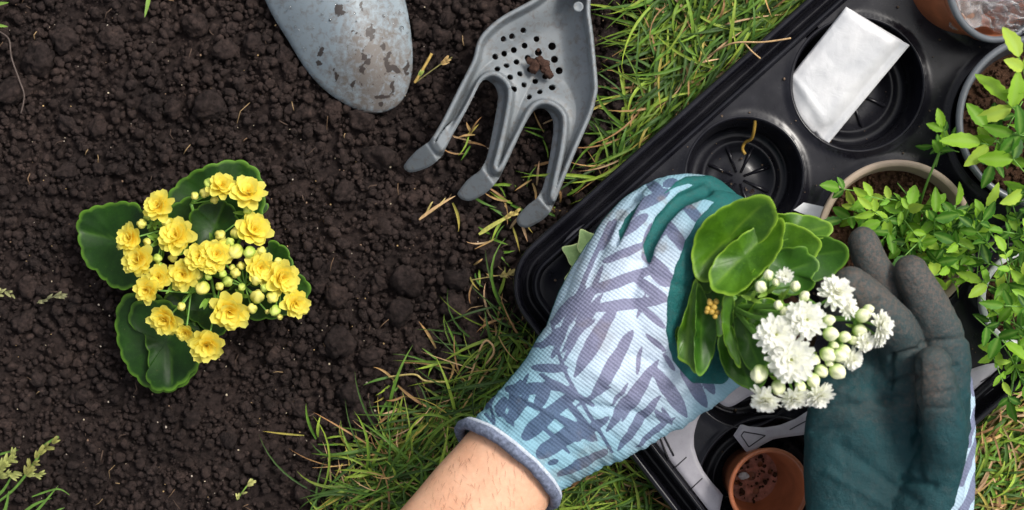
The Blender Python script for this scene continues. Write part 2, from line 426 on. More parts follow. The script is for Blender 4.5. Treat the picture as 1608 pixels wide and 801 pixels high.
def m_coat(name, base, light, dirtamt):
    t = NT(name); n = t.noise(60, 4)
    c = t.mix(t.ramp(n, [(0.3, 0), (0.7, 1)]), base, light)
    d = t.attr('soil')
    f = t.ramp(t.math('ADD', t.math('MULTIPLY', t.noise(13, 6, 0.8), 0.75), t.math('MULTIPLY', d, dirtamt)), [(0.38, 0), (0.80, 1)])
    c = t.mix(t.math('MULTIPLY', f, 0.78), c, (0.058, 0.060, 0.058))
    sp = t.ramp(t.math('ADD', t.noise(5, 5, 0.8), t.math('MULTIPLY', d, 0.12)), [(0.56, 0), (0.68, 1)])
    c = t.mix(t.math('MULTIPLY', sp, t.math('MULTIPLY_ADD', d, 0.6, 0.15)), c, (0.115, 0.085, 0.07))
    t.bump(t.math('ADD', t.noise(3.6, 4, 0.8), t.math('MULTIPLY', t.noise(14, 4), 1.5)), 0.8, 2.0)
    return t.out(c, 0.62, 0.25)
M_COAT = m_coat('teal_rubber_coating', (0.006, 0.085, 0.085), (0.012, 0.12, 0.115), 0.05)
M_COATD = m_coat('dirty_teal_rubber_coating', (0.005, 0.031, 0.037), (0.009, 0.054, 0.063), 0.46)
M_HEM = m_plain('grey_rolled_hem', (0.13, 0.15, 0.21), 0.9, 0.1, 5, 0.55, 1.5, 0.6, 2)
M_HEMLINE = m_plain('pale_seam', (0.50, 0.55, 0.63), 0.9, 0.1, 4, 0.7, 1.1, 0.4, 2)
def m_film():
    t = NT('clear_plastic_film'); t.b.inputs['Transmission Weight'].default_value = 0.85; t.b.inputs['IOR'].default_value = 1.15
    t.bump(t.noise(9, 5), 0.6, 2.5)
    return t.out((0.85, 0.86, 0.88), 0.12, 0.8)
M_FILM = m_film()
M_BROWNPK = m_plain('brown_peat_contents', (0.20, 0.12, 0.085), 0.4, 0.6, 12, 0.6, 1.8, 0.5, 6)
M_LAWN = NT('lawn_soil')
_n = M_LAWN.ramp(M_LAWN.noise(90, 6, 0.7), [(0.35, (0.03, 0.022, 0.016)), (0.5, (0.04, 0.055, 0.015)), (0.7, (0.07, 0.11, 0.02))])
M_LAWN.bump(M_LAWN.noise(10, 6), 1, 8)
M_LAWN = M_LAWN.out(_n, 0.9, 0.1)

# ------------------------------------------------------------------ ground
V = np.array([[-6, -6, -0.012], [6, -6, -0.012], [6, 6, -0.012], [-6, 6, -0.012]])
set_props(link('ground', mk_mesh('ground', V, np.array([[0, 1, 2, 3]]), M_LAWN)), 'lawn around the planting bed', None, None, 'structure')
def ground_h(x, y):                      # x, y in pixels at ground level
    return (fbm(x / 130, y / 130, 3, 3) - 0.5) * 26 + (fbm(x / 26, y / 26, 3, 9) - 0.5) * 12 - 4
xs = np.arange(-260, 1900, 8.0); ys = np.arange(-260, 1070, 8.0)
X, Y = np.meshgrid(xs, ys); Pg = np.stack([X.ravel(), Y.ravel()], 1)
I = np.arange(len(Pg)).reshape(X.shape)
Fg = np.stack([I[1:, :-1], I[1:, 1:], I[:-1, 1:], I[:-1, :-1]], -1).reshape(-1, 4)
zg = ground_h(Pg[:, 0], Pg[:, 1]) - 6
edge = np.minimum.reduce([Pg[:, 0] + 260, 1900 - Pg[:, 0], Pg[:, 1] + 260, 1070 - Pg[:, 1]])
zg = zg - 40 * (1 - sstep(0, 60, edge))
soil = link('soil', mk_mesh('soil', Wa(Pg, zg, 0), Fg, M_SOIL))
set_props(soil, 'dark crumbly soil bed', None, None, 'structure')

SOILPOLY = np.array([(-230, -230), (960, -230), (1000, -20), (1012, 60), (990, 140), (965, 200), (900, 300), (850, 370), (812, 430), (830, 540), (730, 600), (620, 660), (545, 740), (520, 1040), (-230, 1040)])
# big clods (parts of the soil), placed where the photograph shows the largest
r = np.random.default_rng(11)
v4, f4 = ico(4); v3, f3 = ico(3); v2, f2 = ico(2)
clod_me = [mk_mesh('soil_clod', lumpy(v4, 100 + k, 0.42, (1.2, 2.6, 6, 11)), f4, M_SOIL) for k in range(9)]
big = [(305, 38, 22), (102, 60, 25), (175, 62, 20), (58, 92, 26), (402, 70, 20), (20, 145, 26), (240, 165, 22), (330, 165, 24), (295, 100, 15), (155, 200, 18), (522, 175, 20), (567, 190, 20), (455, 112, 14), (600, 245, 22), (700, 30, 16), (690, 60, 20), (660, 45, 14),
       (35, 508, 20), (640, 440, 26), (715, 480, 26), (630, 490, 22), (770, 410, 22), (535, 540, 25), (580, 560, 20), (545, 620, 24), (560, 650, 20), (660, 545, 18), (360, 690, 14), (475, 713, 14), (430, 560, 16), (500, 450, 14), (720, 440, 20), (760, 390, 18),
       (785, 330, 18), (880, 300, 16), (1068, 92, 22), (970, 160, 18), (745, 530, 20), (955, 60, 18), (650, 310, 16), (540, 300, 17), (470, 260, 16), (60, 330, 15), (600, 360, 16), (850, 520, 18), (700, 560, 17), (610, 620, 18), (470, 640, 17), (300, 660, 14)]
clods = [(a, b, c * 0.88) for a, b, c in big]
for k in range(900):
    if len(clods) >= 300: break
    x, y = r.uniform(-60, 980), r.uniform(-60, 860)
    if poly_sd(np.array([[x, y]]), SOILPOLY)[0] > 0: continue
    if x < 470 and y > 540 and r.random() < 0.75: continue
    rad = r.uniform(6.5, 10) if r.random() < 0.85 else r.uniform(12, 16)
    if any((x - a) ** 2 + (y - b) ** 2 < (rad + c) ** 2 * 0.8 for a, b, c in clods): continue
    clods.append((x, y, rad))
for k, (x, y, rad) in enumerate(clods):
    z = ground_h(np.array([x]), np.array([y]))[0] + rad * 0.25
    link('soil_clod', clod_me[k % 9], soil, tuple(Wp(x, y, z)), tuple(r.uniform(0, 6.28, 3)), rad * S * r.uniform(0.9, 1.05))
# crumbs
temps_m = [(lumpy(v3, 200 + k, 0.34, (1.3, 3, 6)), f3) for k in range(2)] + [(lumpy(v2, 210 + k, 0.36, (1.3, 3)), f2) for k in range(6)]
temps_s = [(lumpy(v2, 300 + k, 0.35, (1.3, 3)), f2) for k in range(8)]
def crumbs(n, r0, r1, box, lift, temps, pw=2.0, poly=SOILPOLY, soft=40):
    x = r.uniform(box[0], box[2], n); y = r.uniform(box[1], box[3], n)
    sdp = poly_sd(np.stack([x, y], 1), poly)
    m = sdp < r.uniform(0, 1, n) ** 2 * soft
    x, y = x[m], y[m]; rad = r0 + (r1 - r0) * r.uniform(0, 1, len(x)) ** pw
    z = ground_h(x, y) + rad * lift + r.uniform(-2, 3, len(x))
    return Wa(np.stack([x, y], 1), z, 0), rad * S
p, q = crumbs(3000, 4.4, 8.6, (-90, -90, 1060, 900), 0.5, temps_m, 1.6)
V, F, _ = scatter(p, q, temps_m, r)
set_props(link('soil_crumbs', mk_mesh('soil_crumbs', V, F, M_SOIL), soil), kind='stuff')
p, q = crumbs(15500, 1.6, 4.8, (-90, -90, 1060, 890), 0.55, temps_s, 1.4)
V, F, _ = scatter(p, q, temps_s, r)
set_props(link('fine_soil_crumbs', mk_mesh('fine_soil_crumbs', V, F, M_SOIL), soil), kind='stuff')
# soil showing between the grass
p, q = crumbs(3200, 2.5, 9, (430, -60, 1640, 860), 0.3, temps_s, 2, np.array([(430, 860), (1000, -60), (1640, -60), (1640, 860)]), 5)
V, F, _ = scatter(p, q, temps_s, r)
set_props(link('soil_under_grass', mk_mesh('soil_under_grass', V, F, M_SOIL), soil), kind='stuff')
# pale grit
n = 420; x = r.uniform(-20, 980, n); y = r.uniform(-20, 820, n)
m = poly_sd(np.stack([x, y], 1), SOILPOLY) < 0; x, y = x[m], y[m]
gz = ground_h(x, y) + r.uniform(5, 10, len(x)); rad = 0.6 + 1.2 * r.uniform(0, 1, len(x)) ** 3
base = np.array([[0.45, 0.30, 0.14], [0.40, 0.34, 0.28], [0.22, 0.14, 0.09], [0.5, 0.42, 0.30]])[r.integers(0, 4, len(x))]
V, F, C = scatter(Wa(np.stack([x, y], 1), gz, 0), rad * S, temps_s, r, None, base)
set_props(link('grit', mk_mesh('grit', V, F, m_tint('grit_grains', 0.6, 0.4, 0), cols=C), soil), kind='stuff')

mb = MB()
for k in range(130):
    x, y = r.uniform(-20, 980), r.uniform(-20, 820)
    if poly_sd(np.array([[x, y]]), SOILPOLY)[0] > 0: continue
    a = r.uniform(0, 6.28); L = r.uniform(5, 22) * (1 if r.random() < .85 else 1.8); z = ground_h(np.array([x]), np.array([y]))[0] + r.uniform(7, 11)
    b_ = a + r.normal(0, 0.5); p = np.array([(x, y), (x + math.cos(a) * L * .5, y + math.sin(a) * L * .5), (x + math.cos(a) * L * .5 + math.cos(b_) * L * .5, y + math.sin(a) * L * .5 + math.sin(b_) * L * .5)])
    add_tube(mb, Wa(p, [z, z + 3, z + r.uniform(-3, 2)], 0), r.uniform(0.35, 0.9) * S, 5, np.array([(0.16, 0.10, 0.06), (0.09, 0.06, 0.045), (0.28, 0.19, 0.10)][r.integers(0, 3)]))
V, F, C = mb.get()
set_props(link('plant_fibres', mk_mesh('plant_fibres', V, F, m_tint('fibre', 0.8, 0.2, 0), cols=C), soil), kind='stuff')

# ------------------------------------------------------------------ grass
# the tray's frame (used to keep grass from growing through it)
TC0 = np.array([774.0, 437.0])           # outer corner (unrounded) in pixels at rim height
TU = np.array([0.747, -0.665]); TV = np.array([0.610, 0.792])
TLU, TLV = 1290.0, 682.0
ZR, ZW = 98.0, 84.0
def t2p(a, b): return TC0 + np.asarray(a)[..., None] * TU + np.asarray(b)[..., None] * TV
Minv = np.linalg.inv(np.stack([TU, TV], 1))
def p2t(P): return (np.asarray(P, float) - TC0) @ Minv.T
GREENS = np.array([[0.085, 0.20, 0.022], [0.14, 0.27, 0.028], [0.055, 0.14, 0.022], [0.21, 0.34, 0.04], [0.04, 0.10, 0.018]])
TANS = np.array([[0.42, 0.30, 0.12], [0.48, 0.36, 0.20], [0.30, 0.19, 0.08], [0.38, 0.36, 0.08]])
def blades(mb, x, y, ang, L, w, z0, arch, bend, C, seg=9):
    """many blades at once (pixel units)"""
    n = len(x); t = np.linspace(0, 1, seg)
    a = ang[:, None] + bend[:, None] * (t[None] ** 1.3)
    dx = np.cos(a); dy = np.sin(a)
    step = L[:, None] / (seg - 1)
    cx = x[:, None] + np.c_[np.zeros(n), np.cumsum(dx[:, :-1] * step, 1)]
    cy = y[:, None] + np.c_[np.zeros(n), np.cumsum(dy[:, :-1] * step, 1)]
    cz = z0[:, None] + arch[:, None] * np.sin(t[None] * math.pi * 0.8) ** 0.8
    wd = w[:, None] * (1 - t[None] ** 2.2) * (0.6 + 0.8 * np.sin(np.clip(t[None] * 2.2, 0, 1.57))) * 0.5
    px, py = -dy, dx
    twist = np.sin(ang * 7)[:, None] * 0.8
    Lf = np.stack([cx - px * wd, cy - py * wd, cz + wd * 0.4 + twist * wd * 0.5], -1)
    Md = np.stack([cx, cy, cz - wd * 0.1], -1)
    Rt = np.stack([cx + px * wd, cy + py * wd, cz + wd * 0.4 - twist * wd * 0.5], -1)
    P = np.stack([Lf, Md, Rt], 2).reshape(-1, 3)
    tq = p2t(np.stack([cx.ravel(), cy.ravel()], 1)); ok = ~(((tq[:, 0] > 14) & (tq[:, 1] > 14) & (tq[:, 0] < TLU - 14) & (tq[:, 1] < TLV - 14)).reshape(n, seg).any(1))
    P = P.reshape(n, seg * 3, 3)[ok].reshape(-1, 3); C = C[ok]; n = int(ok.sum())
    b = (np.arange(n) * seg * 3)[:, None, None]
    F = []
    for i in range(seg - 1):
        for j in range(2): F.append((i * 3 + j, i * 3 + j + 1, i * 3 + j + 4, i * 3 + j + 3))
    F = (np.array(F)[None] + b).reshape(-1, 4)
    tt = np.tile(np.repeat(t, 3), n)[:, None]
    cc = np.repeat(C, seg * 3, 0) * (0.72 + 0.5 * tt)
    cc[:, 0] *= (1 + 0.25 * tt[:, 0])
    mb.add(Wa(P[:, :2], P[:, 2], 0), F, cc)
def grass_patch(mb, n, poly, soft, Lr, wr, tanf, r, dirn=None, bright=1.0, archr=(6, 42), gapn=0.0):
    lo = poly.min(0) - soft; hi = poly.max(0) + soft
    x = r.uniform(lo[0], hi[0], n); y = r.uniform(lo[1], hi[1], n)
    sdp = poly_sd(np.stack([x, y], 1), poly)
    keep = r.uniform(0, 1, n) < sstep(soft * 0.4, -soft, sdp)
    if gapn: keep &= fbm(x / 55, y / 55, 2, 21) > gapn + r.uniform(-0.06, 0.06, n)
    x, y = x[keep], y[keep]; n = len(x)
    ang = r.uniform(0, 6.28, n)
    if dirn is not None:
        m = r.random(n) < 0.65; ang[m] = dirn + r.normal(0, 0.55, m.sum()) + (r.random(m.sum()) < 0.4) * math.pi
    C = GREENS[r.integers(0, len(GREENS), n)] * r.uniform(0.55, 1.2, (n, 1)) * bright
    m = r.random(n) < tanf; C[m] = TANS[r.integers(0, len(TANS), m.sum())] * r.uniform(0.6, 1.2, (m.sum(), 1))
    L = r.uniform(*Lr, n); w = r.uniform(*wr, n); w[m] *= 0.75
    blades(mb, x, y, ang, L, w, ground_h(x, y) + r.uniform(-2, 14, n), r.uniform(*archr, n), r.normal(0, 0.8, n), C)
GP = np.array([(1010, -120), (1030, 60), (1000, 170), (950, 240), (890, 330), (860, 400), (830, 450), (800, 480), (780, 540), (720, 600), (630, 650), (590, 700), (520, 760), (500, 900), (1300, 900), (1010, 700), (840, 500), (850, 400), (1100, 160), (1300, -30), (1400, -120)])
mb = MB(); r = np.random.default_rng(21)
# matted dead thatch below the green blades
for pl, cnt in (([(1020, -120), (1040, 60), (1000, 190), (900, 330), (850, 420), (850, 450), (1100, 200), (1330, -30), (1400, -120)], 3500), ([(790, 470), (770, 560), (700, 610), (620, 660), (560, 720), (510, 780), (500, 900), (1350, 900), (1010, 690), (860, 520)], 3500)):
    grass_patch(mb, cnt, np.array(pl), 20, (30, 90), (1.6, 3.2), 0.75, r, None, 0.6, (1, 12))
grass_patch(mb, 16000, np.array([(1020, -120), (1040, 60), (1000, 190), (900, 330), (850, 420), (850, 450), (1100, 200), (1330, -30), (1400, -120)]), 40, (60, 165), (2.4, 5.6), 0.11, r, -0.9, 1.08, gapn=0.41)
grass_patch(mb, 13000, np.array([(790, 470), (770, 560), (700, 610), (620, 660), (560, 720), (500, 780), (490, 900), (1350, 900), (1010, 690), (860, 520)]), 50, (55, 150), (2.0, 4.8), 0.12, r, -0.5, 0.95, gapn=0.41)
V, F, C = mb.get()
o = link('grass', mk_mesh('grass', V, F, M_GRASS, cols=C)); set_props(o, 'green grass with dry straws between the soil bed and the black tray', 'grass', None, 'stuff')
mb = MB()
grass_patch(mb, 6500, np.array([(1480, 660), (1560, 640), (1760, 480), (1760, 900), (1440, 900)]), 40, (40, 110), (3.0, 6.5), 0.45, r, -0.6, 1.35)  # more tan blades, and brighter greens than in the other patches
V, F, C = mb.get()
o = link('grass', mk_mesh('grass', V, F, M_GRASS, cols=C)); set_props(o, 'yellowish grass at the lower right beside the tray', 'grass', None, 'stuff')
# sparse stray blades in the soil near the lawn edge (they belong to the lawn)
mb = MB(); spots = [(735, 225, 9, 40), (830, 290, 6, 40), (720, 315, 2, 50), (795, 320, 7, 45), (860, 210, 6, 40), (770, 385, 7, 40), (755, 430, 6, 35), (820, 440, 7, 35), (800, 350, 6, 45), (620, 600, 6, 70), (640, 640, 8, 60), (700, 560, 6, 50), (780, 505, 8, 60), (550, 700, 8, 50), (500, 690, 5, 60), (880, 330, 8, 50)]
for (sx, sy, k, L) in spots:
    ang = r.uniform(0, 6.28, k); C = np.where(r.random((k, 1)) < 0.45, TANS[r.integers(0, 4, k)], GREENS[r.integers(0, 4, k)] * 1.2)
    xx = sx + r.normal(0, 9, k); yy = sy + r.normal(0, 9, k)
    blades(mb, xx, yy, ang, r.uniform(0.5, 1.2, k) * L, r.uniform(2.2, 4.5, k), ground_h(xx, yy) + 8, r.uniform(3, 16, k), r.normal(0, 0.6, k), C)
V, F, C = mb.get()
o = link('grass', mk_mesh('grass', V, F, M_GRASS, cols=C)); set_props(o, 'stray grass blades and straws poking out of the soil around the fork tines', 'grass', None, 'stuff')

def pix_curve(P, dz=None, seg=10):
    """[(px,py,z)] -> smooth world curve"""
    c = catmull(P, seg); return Wa(c[:, :2], c[:, 2])
def add_blade(mb, P, w, c, fold=0.35):   # one flat blade along px curve
    C3 = catmull(P, 6); n = len(C3); t = np.linspace(0, 1, n)
    T = np.gradient(C3[:, :2], axis=0); T /= np.linalg.norm(T, axis=1)[:, None] + 1e-9
    N = np.stack([-T[:, 1], T[:, 0]], 1); wd = (w * 0.5 * (1 - t ** 3) * (0.5 + 0.5 * np.minimum(1, t * 5)))[:, None]
    A = np.c_[C3[:, :2] - N * wd, C3[:, 2] + fold * wd[:, 0]]; M_ = C3; B = np.c_[C3[:, :2] + N * wd, C3[:, 2] + fold * wd[:, 0]]
    Q = np.stack([A, M_, B], 1).reshape(-1, 3)
    F = [(i * 3 + j, i * 3 + j + 1, i * 3 + j + 4, i * 3 + j + 3) for i in range(n - 1) for j in range(2)]
    mb.add(Wa(Q[:, :2], Q[:, 2]), np.array(F), np.array(c))
def add_seedhead(mb, P, n, size, c, spread=0.7, seed=0):
    rr = np.random.default_rng(seed); C3 = catmull(P, 6)
    for k in range(n):
        t = rr.uniform(0, 1); i = int(t * (len(C3) - 2)); p = C3[i]; d = C3[i + 1][:2] - C3[i][:2]; a = math.atan2(d[1], d[0]) + rr.choice([-1, 1]) * rr.uniform(0.15, spread)
        L = size * rr.uniform(0.7, 1.2)
        for j in range(2):
            a2 = a + rr.normal(0, 0.25); e = p + np.array([math.cos(a2) * L, math.sin(a2) * L, rr.uniform(-1, 4)])
            m_ = (p + e) / 2 + np.array([0, 0, 2.5])
            add_blade(mb, [p, m_, e], L * 0.38, np.array(c) * rr.uniform(0.75, 1.25), 0.8)
def one(name, fn, label, cat, mat=M_STRAW, group=None):
    mb = MB(); fn(mb); V, F, C = mb.get(); single(name, V, F, mat, label, cat, cols=C, group=group)
G1 = (0.12, 0.24, 0.04); G2 = (0.20, 0.34, 0.06); TN = (0.45, 0.36, 0.13); TN2 = (0.52, 0.34, 0.17)
one('grass_tuft', lambda m: add_blade(m, [(236, -30, 10), (233, 0, 22), (227, 28, 26)], 8, G2), 'single short green grass blade poking in from the top edge of the soil', 'grass blade', M_GRASS)
def f(m):
    add_blade(m, [(-40, 20, 10), (-10, 8, 20), (14, 4, 22)], 8, G2); add_blade(m, [(-40, 30, 10), (-12, 38, 20), (13, 42, 24)], 8, G2)
one('grass_tuft', f, 'two bright green blade tips at the upper left corner of the soil', 'grass', M_GRASS)
one('root', lambda m: add_tube(m, pix_curve([(0, 50, 14), (14, 62, 18), (18, 90, 18), (30, 125, 18), (38, 150, 16), (33, 178, 14)]), 1.3 * S, 5, (0.10, 0.075, 0.065)), 'thin brown root thread curving over the soil at the left edge', 'root')
def f(m):
    add_tube(m, pix_curve([(-20, 800, 8), (20, 770, 22), (52, 730, 34), (70, 700, 38), (92, 686, 38)]), [2.2 * S] * 41, 5, G1)
    add_seedhead(m, [(40, 745, 32), (66, 708, 38), (94, 688, 38)], 16, 15, (0.22, 0.22, 0.06), seed=3)
    add_seedhead(m, [(40, 745, 30), (70, 745, 30)], 5, 14, (0.22, 0.24, 0.07), seed=5)
one('grass_seed_head', f, 'green and brown grass seed head leaning to the right in the lower left corner', 'grass seed head')
def f(m):
    add_tube(m, pix_curve([(-20, 770, 8), (0, 745, 22), (14, 725, 28)]), 1.8 * S, 5, G1)
    add_seedhead(m, [(-5, 745, 24), (10, 725, 30), (28, 712, 30)], 18, 15, (0.26, 0.28, 0.08), seed=8)
    add_seedhead(m, [(0, 750, 24), (30, 738, 28)], 8, 14, (0.24, 0.26, 0.08), seed=9)
one('grass_seed_head', f, 'pale yellow-green seed head cut by the left edge, low in the picture', 'grass seed head')
def f(m):
    for P, w in [([(30, 830, 8), (60, 800, 26), (92, 762, 34)], 5), ([(10, 830, 8), (50, 795, 22), (82, 782, 26)], 5), ([(60, 830, 8), (85, 805, 18), (102, 797, 18)], 4), ([(-20, 790, 8), (5, 770, 18), (22, 740, 30)], 5), ([(50, 780, 18), (90, 768, 22), (110, 778, 14)], 3), ([(-20, 720, 10), (5, 712, 22), (30, 706, 26)], 4), ([(-10, 830, 8), (8, 800, 20), (14, 770, 26)], 6)]: add_blade(m, P, w, G1)
one('grass_tuft', f, 'dark green tuft of curved grass blades in the lower left corner', 'grass', M_GRASS)
def f(m):
    add_tube(m, pix_curve([(372, 785, 12), (384, 768, 16), (397, 752, 16)]), 1.2 * S, 5, G2); add_seedhead(m, [(374, 784, 14), (386, 765, 18), (396, 754, 16)], 6, 10, (0.40, 0.40, 0.14), seed=14)
one('grass_sprig', f, 'tiny pale sprig lying on soil near the bottom edge', 'grass sprig')
def f(m):
    add_tube(m, pix_curve([(58, 476, 10), (78, 468, 16), (98, 462, 16)]), 1.0 * S, 5, (0.16, 0.16, 0.08)); add_seedhead(m, [(60, 474, 12), (82, 467, 18), (98, 462, 16)], 9, 11, (0.20, 0.20, 0.10), seed=15)
one('grass_sprig', f, 'thin dull green sprig lying left below the yellow-flowered plant', 'grass sprig')
one('grass_sprig', lambda m: add_seedhead(m, [(-6, 462, 12), (8, 458, 18), (22, 464, 16)], 8, 12, (0.26, 0.26, 0.11), seed=16), 'small dull green sprig cut by the left edge at mid height', 'grass sprig')
def f(m):
    add_tube(m, pix_curve([(651, 130, 14), (662, 112, 22), (672, 95, 26), (678, 84, 28)]), 2.4 * S, 6, (0.50, 0.34, 0.10))
    add_tube(m, pix_curve([(652, 130, 14), (675, 113, 22), (692, 101, 26), (710, 90, 28)]), 1.0 * S, 5, (0.24, 0.22, 0.08))
    add_seedhead(m, [(692, 101, 26), (700, 95, 27)], 4, 13, (0.45, 0.30, 0.12), 0.3, seed=4); add_seedhead(m, [(658, 120, 20), (664, 112, 22)], 3, 11, (0.28, 0.36, 0.08), seed=2)
one('straw', f, 'forked ochre straw standing between trowel tip and fork', 'straw')
def f(m):
    add_blade(m, [(658, 345, 14), (685, 325, 22), (716, 307, 20)], 5, TN2); add_blade(m, [(665, 340, 14), (690, 322, 22), (700, 310, 20)], 4, TN); add_blade(m, [(668, 338, 14), (676, 322, 22), (680, 316, 20)], 3, TN)
one('straw', f, 'pale tan straw on soil below the middle tine of the fork', 'straw')
def f(m):
    add_blade(m, [(752, 368, 14), (780, 350, 20), (818, 330, 20)], 7, (0.42, 0.42, 0.10)); add_seedhead(m, [(790, 345, 20), (816, 330, 22)], 6, 12, (0.48, 0.38, 0.12), 0.4, seed=31)
one('grass_seed_head', f, 'yellow seed stalk on soil between the lower two fork tines', 'grass seed head')
def f(m):
    add_tube(m, pix_curve([(740, 440, 10), (790, 432, 16), (830, 434, 24)]), 1.1 * S, 5, (0.35, 0.28, 0.10)); add_seedhead(m, [(785, 434, 18), (806, 430, 24), (830, 436, 26)], 14, 12, (0.44, 0.36, 0.13), seed=33)
one('grass_seed_head', f, 'dry seed head touching the rounded left corner of the tray', 'grass seed head')
one('straw', lambda m: (add_tube(m, pix_curve([(610, 592, 14), (650, 588, 24), (668, 598, 24), (700, 600, 20)]), 1.6 * S, 5, TN), add_tube(m, pix_curve([(760, 575, 24), (775, 555, 40), (772, 540, 42), (758, 540, 36), (735, 600, 24), (720, 625, 18)]), 1.8 * S, 5, TN2)), 'looped tan straw lying over the grass left of the printed glove', 'straw')
one('straw', lambda m: (add_tube(m, pix_curve([(1112, 88, 60), (1150, 68, 100), (1200, 66, 108), (1242, 60, 112)]), 1.5 * S, 5, TN2), add_tube(m, pix_curve([(1168, 66, 100), (1180, 80, 104), (1194, 92, 100)]), 1.3 * S, 5, TN2)), 'brown straw reaching over the upper rim of the tray', 'straw')

# ------------------------------------------------------------------ trowel
OUT = catmull([(370, -60), (398, -30), (422, 18), (448, 60), (478, 108), (512, 143), (552, 167), (585, 175), (618, 165), (638, 138), (646, 95), (643, 45), (634, -5), (618, -60), (590, -130), (552, -190), (520, -225), (478, -215), (420, -150)], 8, True)
sdf = lambda P: poly_sd(P, OUT)
P, F = sheet(360, 660, -240, 185, 3.2, sdf)
sdv = sdf(P)
def relax(z, F, fixed, it):
    E = np.vstack([F[:, [0, 1]], F[:, [1, 2]], F[:, [2, 3]], F[:, [3, 0]]]); E = np.vstack([E, E[:, ::-1]])
    cnt = np.bincount(E[:, 0], minlength=len(z))
    for _ in range(it):
        a_ = np.bincount(E[:, 0], weights=z[E[:, 1]], minlength=len(z)) / cnt; z = np.where(fixed, z, a_)
    return z
t = np.clip(-sdv / 118, 0, 1)
zt = relax(14 + 62 * (1 - (1 - t) ** 2.0), F, sdv > -1.0, 110) + 3 * sstep(0, 6, -sdv)
dirt = np.exp(-(((P[:, 0] - 590) / 62) ** 2 + ((P[:, 1] - 105) / 75) ** 2)) * 1.25 + 0.35 * np.exp(-(((P[:, 0] - 590) / 60) ** 2 + ((P[:, 1] - 170) / 20) ** 2))
Pq = P + 13 * np.stack([fbm(P[:, 0] / 7, P[:, 1] / 7, 3, 91) - .5, fbm(P[:, 0] / 7, P[:, 1] / 7, 3, 92) - .5], 1)
sp = np.zeros(len(P))
for (x, y, rx, ry) in [(570, 11, 3, 7), (535, 18, 7, 9), (583, 50, 5, 13), (585, 62, 4, 5), (617, 108, 9, 5), (611, 88, 4, 7), (502, 80, 5, 8), (499, 96, 4, 5), (571, 110, 6, 6), (570, 92, 3, 6), (553, 131, 4, 5), (595, 163, 5, 4), (601, 74, 4, 4), (560, 53, 3, 3), (570, 57, 3, 3), (608, 100, 4, 8), (636, 105, 4, 12), (578, 98, 3, 9), (526, 115, 2, 14), (573, 95, 2, 16), (540, 22, 10, 3), (600, 150, 12, 3), (615, 135, 3, 12)]:
    sp = np.maximum(sp, np.exp(-(((Pq[:, 0] - x) / rx) ** 2 + ((Pq[:, 1] - y) / ry) ** 2) * 1.1))
tw = Thing('garden_trowel', 'grey-blue plastic trowel blade with mud stains and water drops, lying on soil', 'trowel', Wp(540, 0, 0))
ob = tw.part('blade', Wa(P, zt, 50), F, M_TROWEL, attrs={'dirt': dirt, 'spot': sp})
md = ob.modifiers.new('thick', 'SOLIDIFY'); md.thickness = 5 * S; md.offset = -1
hp = Wa(np.array([(500, -190), (480, -260), (455, -340), (425, -440), (390, -560), (380, -600)]), [45, 60, 60, 55, 50, 48], 50)
V, Q, T = tube(resample(catmull(hp, 6), 30), np.interp(np.linspace(0, 1, 30), [0, 0.2, 0.35, 0.9, 1], [24, 20, 27, 30, 14]) * S, 20)
tw.part('handle', V, [Q, T], M_TROWEL, attrs={'dirt': np.zeros(len(V)), 'spot': np.zeros(len(V))})
mb = MB(); hv, hf = ico(2); r = np.random.default_rng(3)
drops = [(438, 8, 2.2), (454, 11, 2.4), (634, 15, 3.2), (626, 17, 2), (618, 20, 2), (602, 25, 2.6), (629, 42, 4.2), (452, 57, 1.6), (472, 72, 2.2), (478, 76, 1.8), (520, 34, 2), (508, 25, 1.6), (638, 48, 2), (462, 40, 1.5), (548, 5, 2), (559, 24, 1.6)]
for k in range(26): drops.append((r.uniform(430, 640), r.uniform(0, 60), r.uniform(0.9, 1.6)))
Pd = np.array([(a, b) for a, b, c in drops]); sdd = sdf(Pd)
for (x, y, c), s_ in zip(drops, sdd):
    if s_ > -5: continue
    tt = np.clip(-s_ / 118, 0, 1); z = zt[np.argmin((P[:, 0] - x) ** 2 + (P[:, 1] - y) ** 2)] + 0.3 * c
    mb.add(hv * [c * S, c * S, c * 0.7 * S] + Wa([(x, y)], [z], 50)[0], hf)
V, F, _ = mb.get(); set_props(tw.part('water_drops', V, F, M_WATER), kind='stuff')

# ------------------------------------------------------------------ hand fork
zc = lambda L: [(600 + a * 0.4745, b * 0.4745) for a, b in L]
FO = zc([(585, -60), (500, -2), (400, 55), (345, 98), (316, 140), (300, 200), (265, 270), (235, 330), (200, 400), (168, 455), (148, 474), (110, 498), (72, 535), (66, 552), (85, 566), (120, 562), (165, 545), (200, 512), (240, 440), (290, 350), (322, 285), (342, 266), (362, 270), (378, 292), (382, 330), (365, 430), (345, 520), (325, 562), (285, 590), (250, 630), (248, 645), (268, 660), (300, 660), (358, 626), (398, 570), (430, 505), (465, 430), (497, 375), (520, 358), (542, 360), (560, 382), (568, 420), (555, 520), (535, 610), (515, 652), (480, 680), (448, 715), (446, 735), (462, 750), (490, 750), (545, 716), (572, 670), (600, 600), (640, 505), (690, 390), (706, 335), (713, 290), (706, 200), (697, 110), (688, 40), (684, -60)])
FO = resample(catmull(FO, 5, True), 420, True)
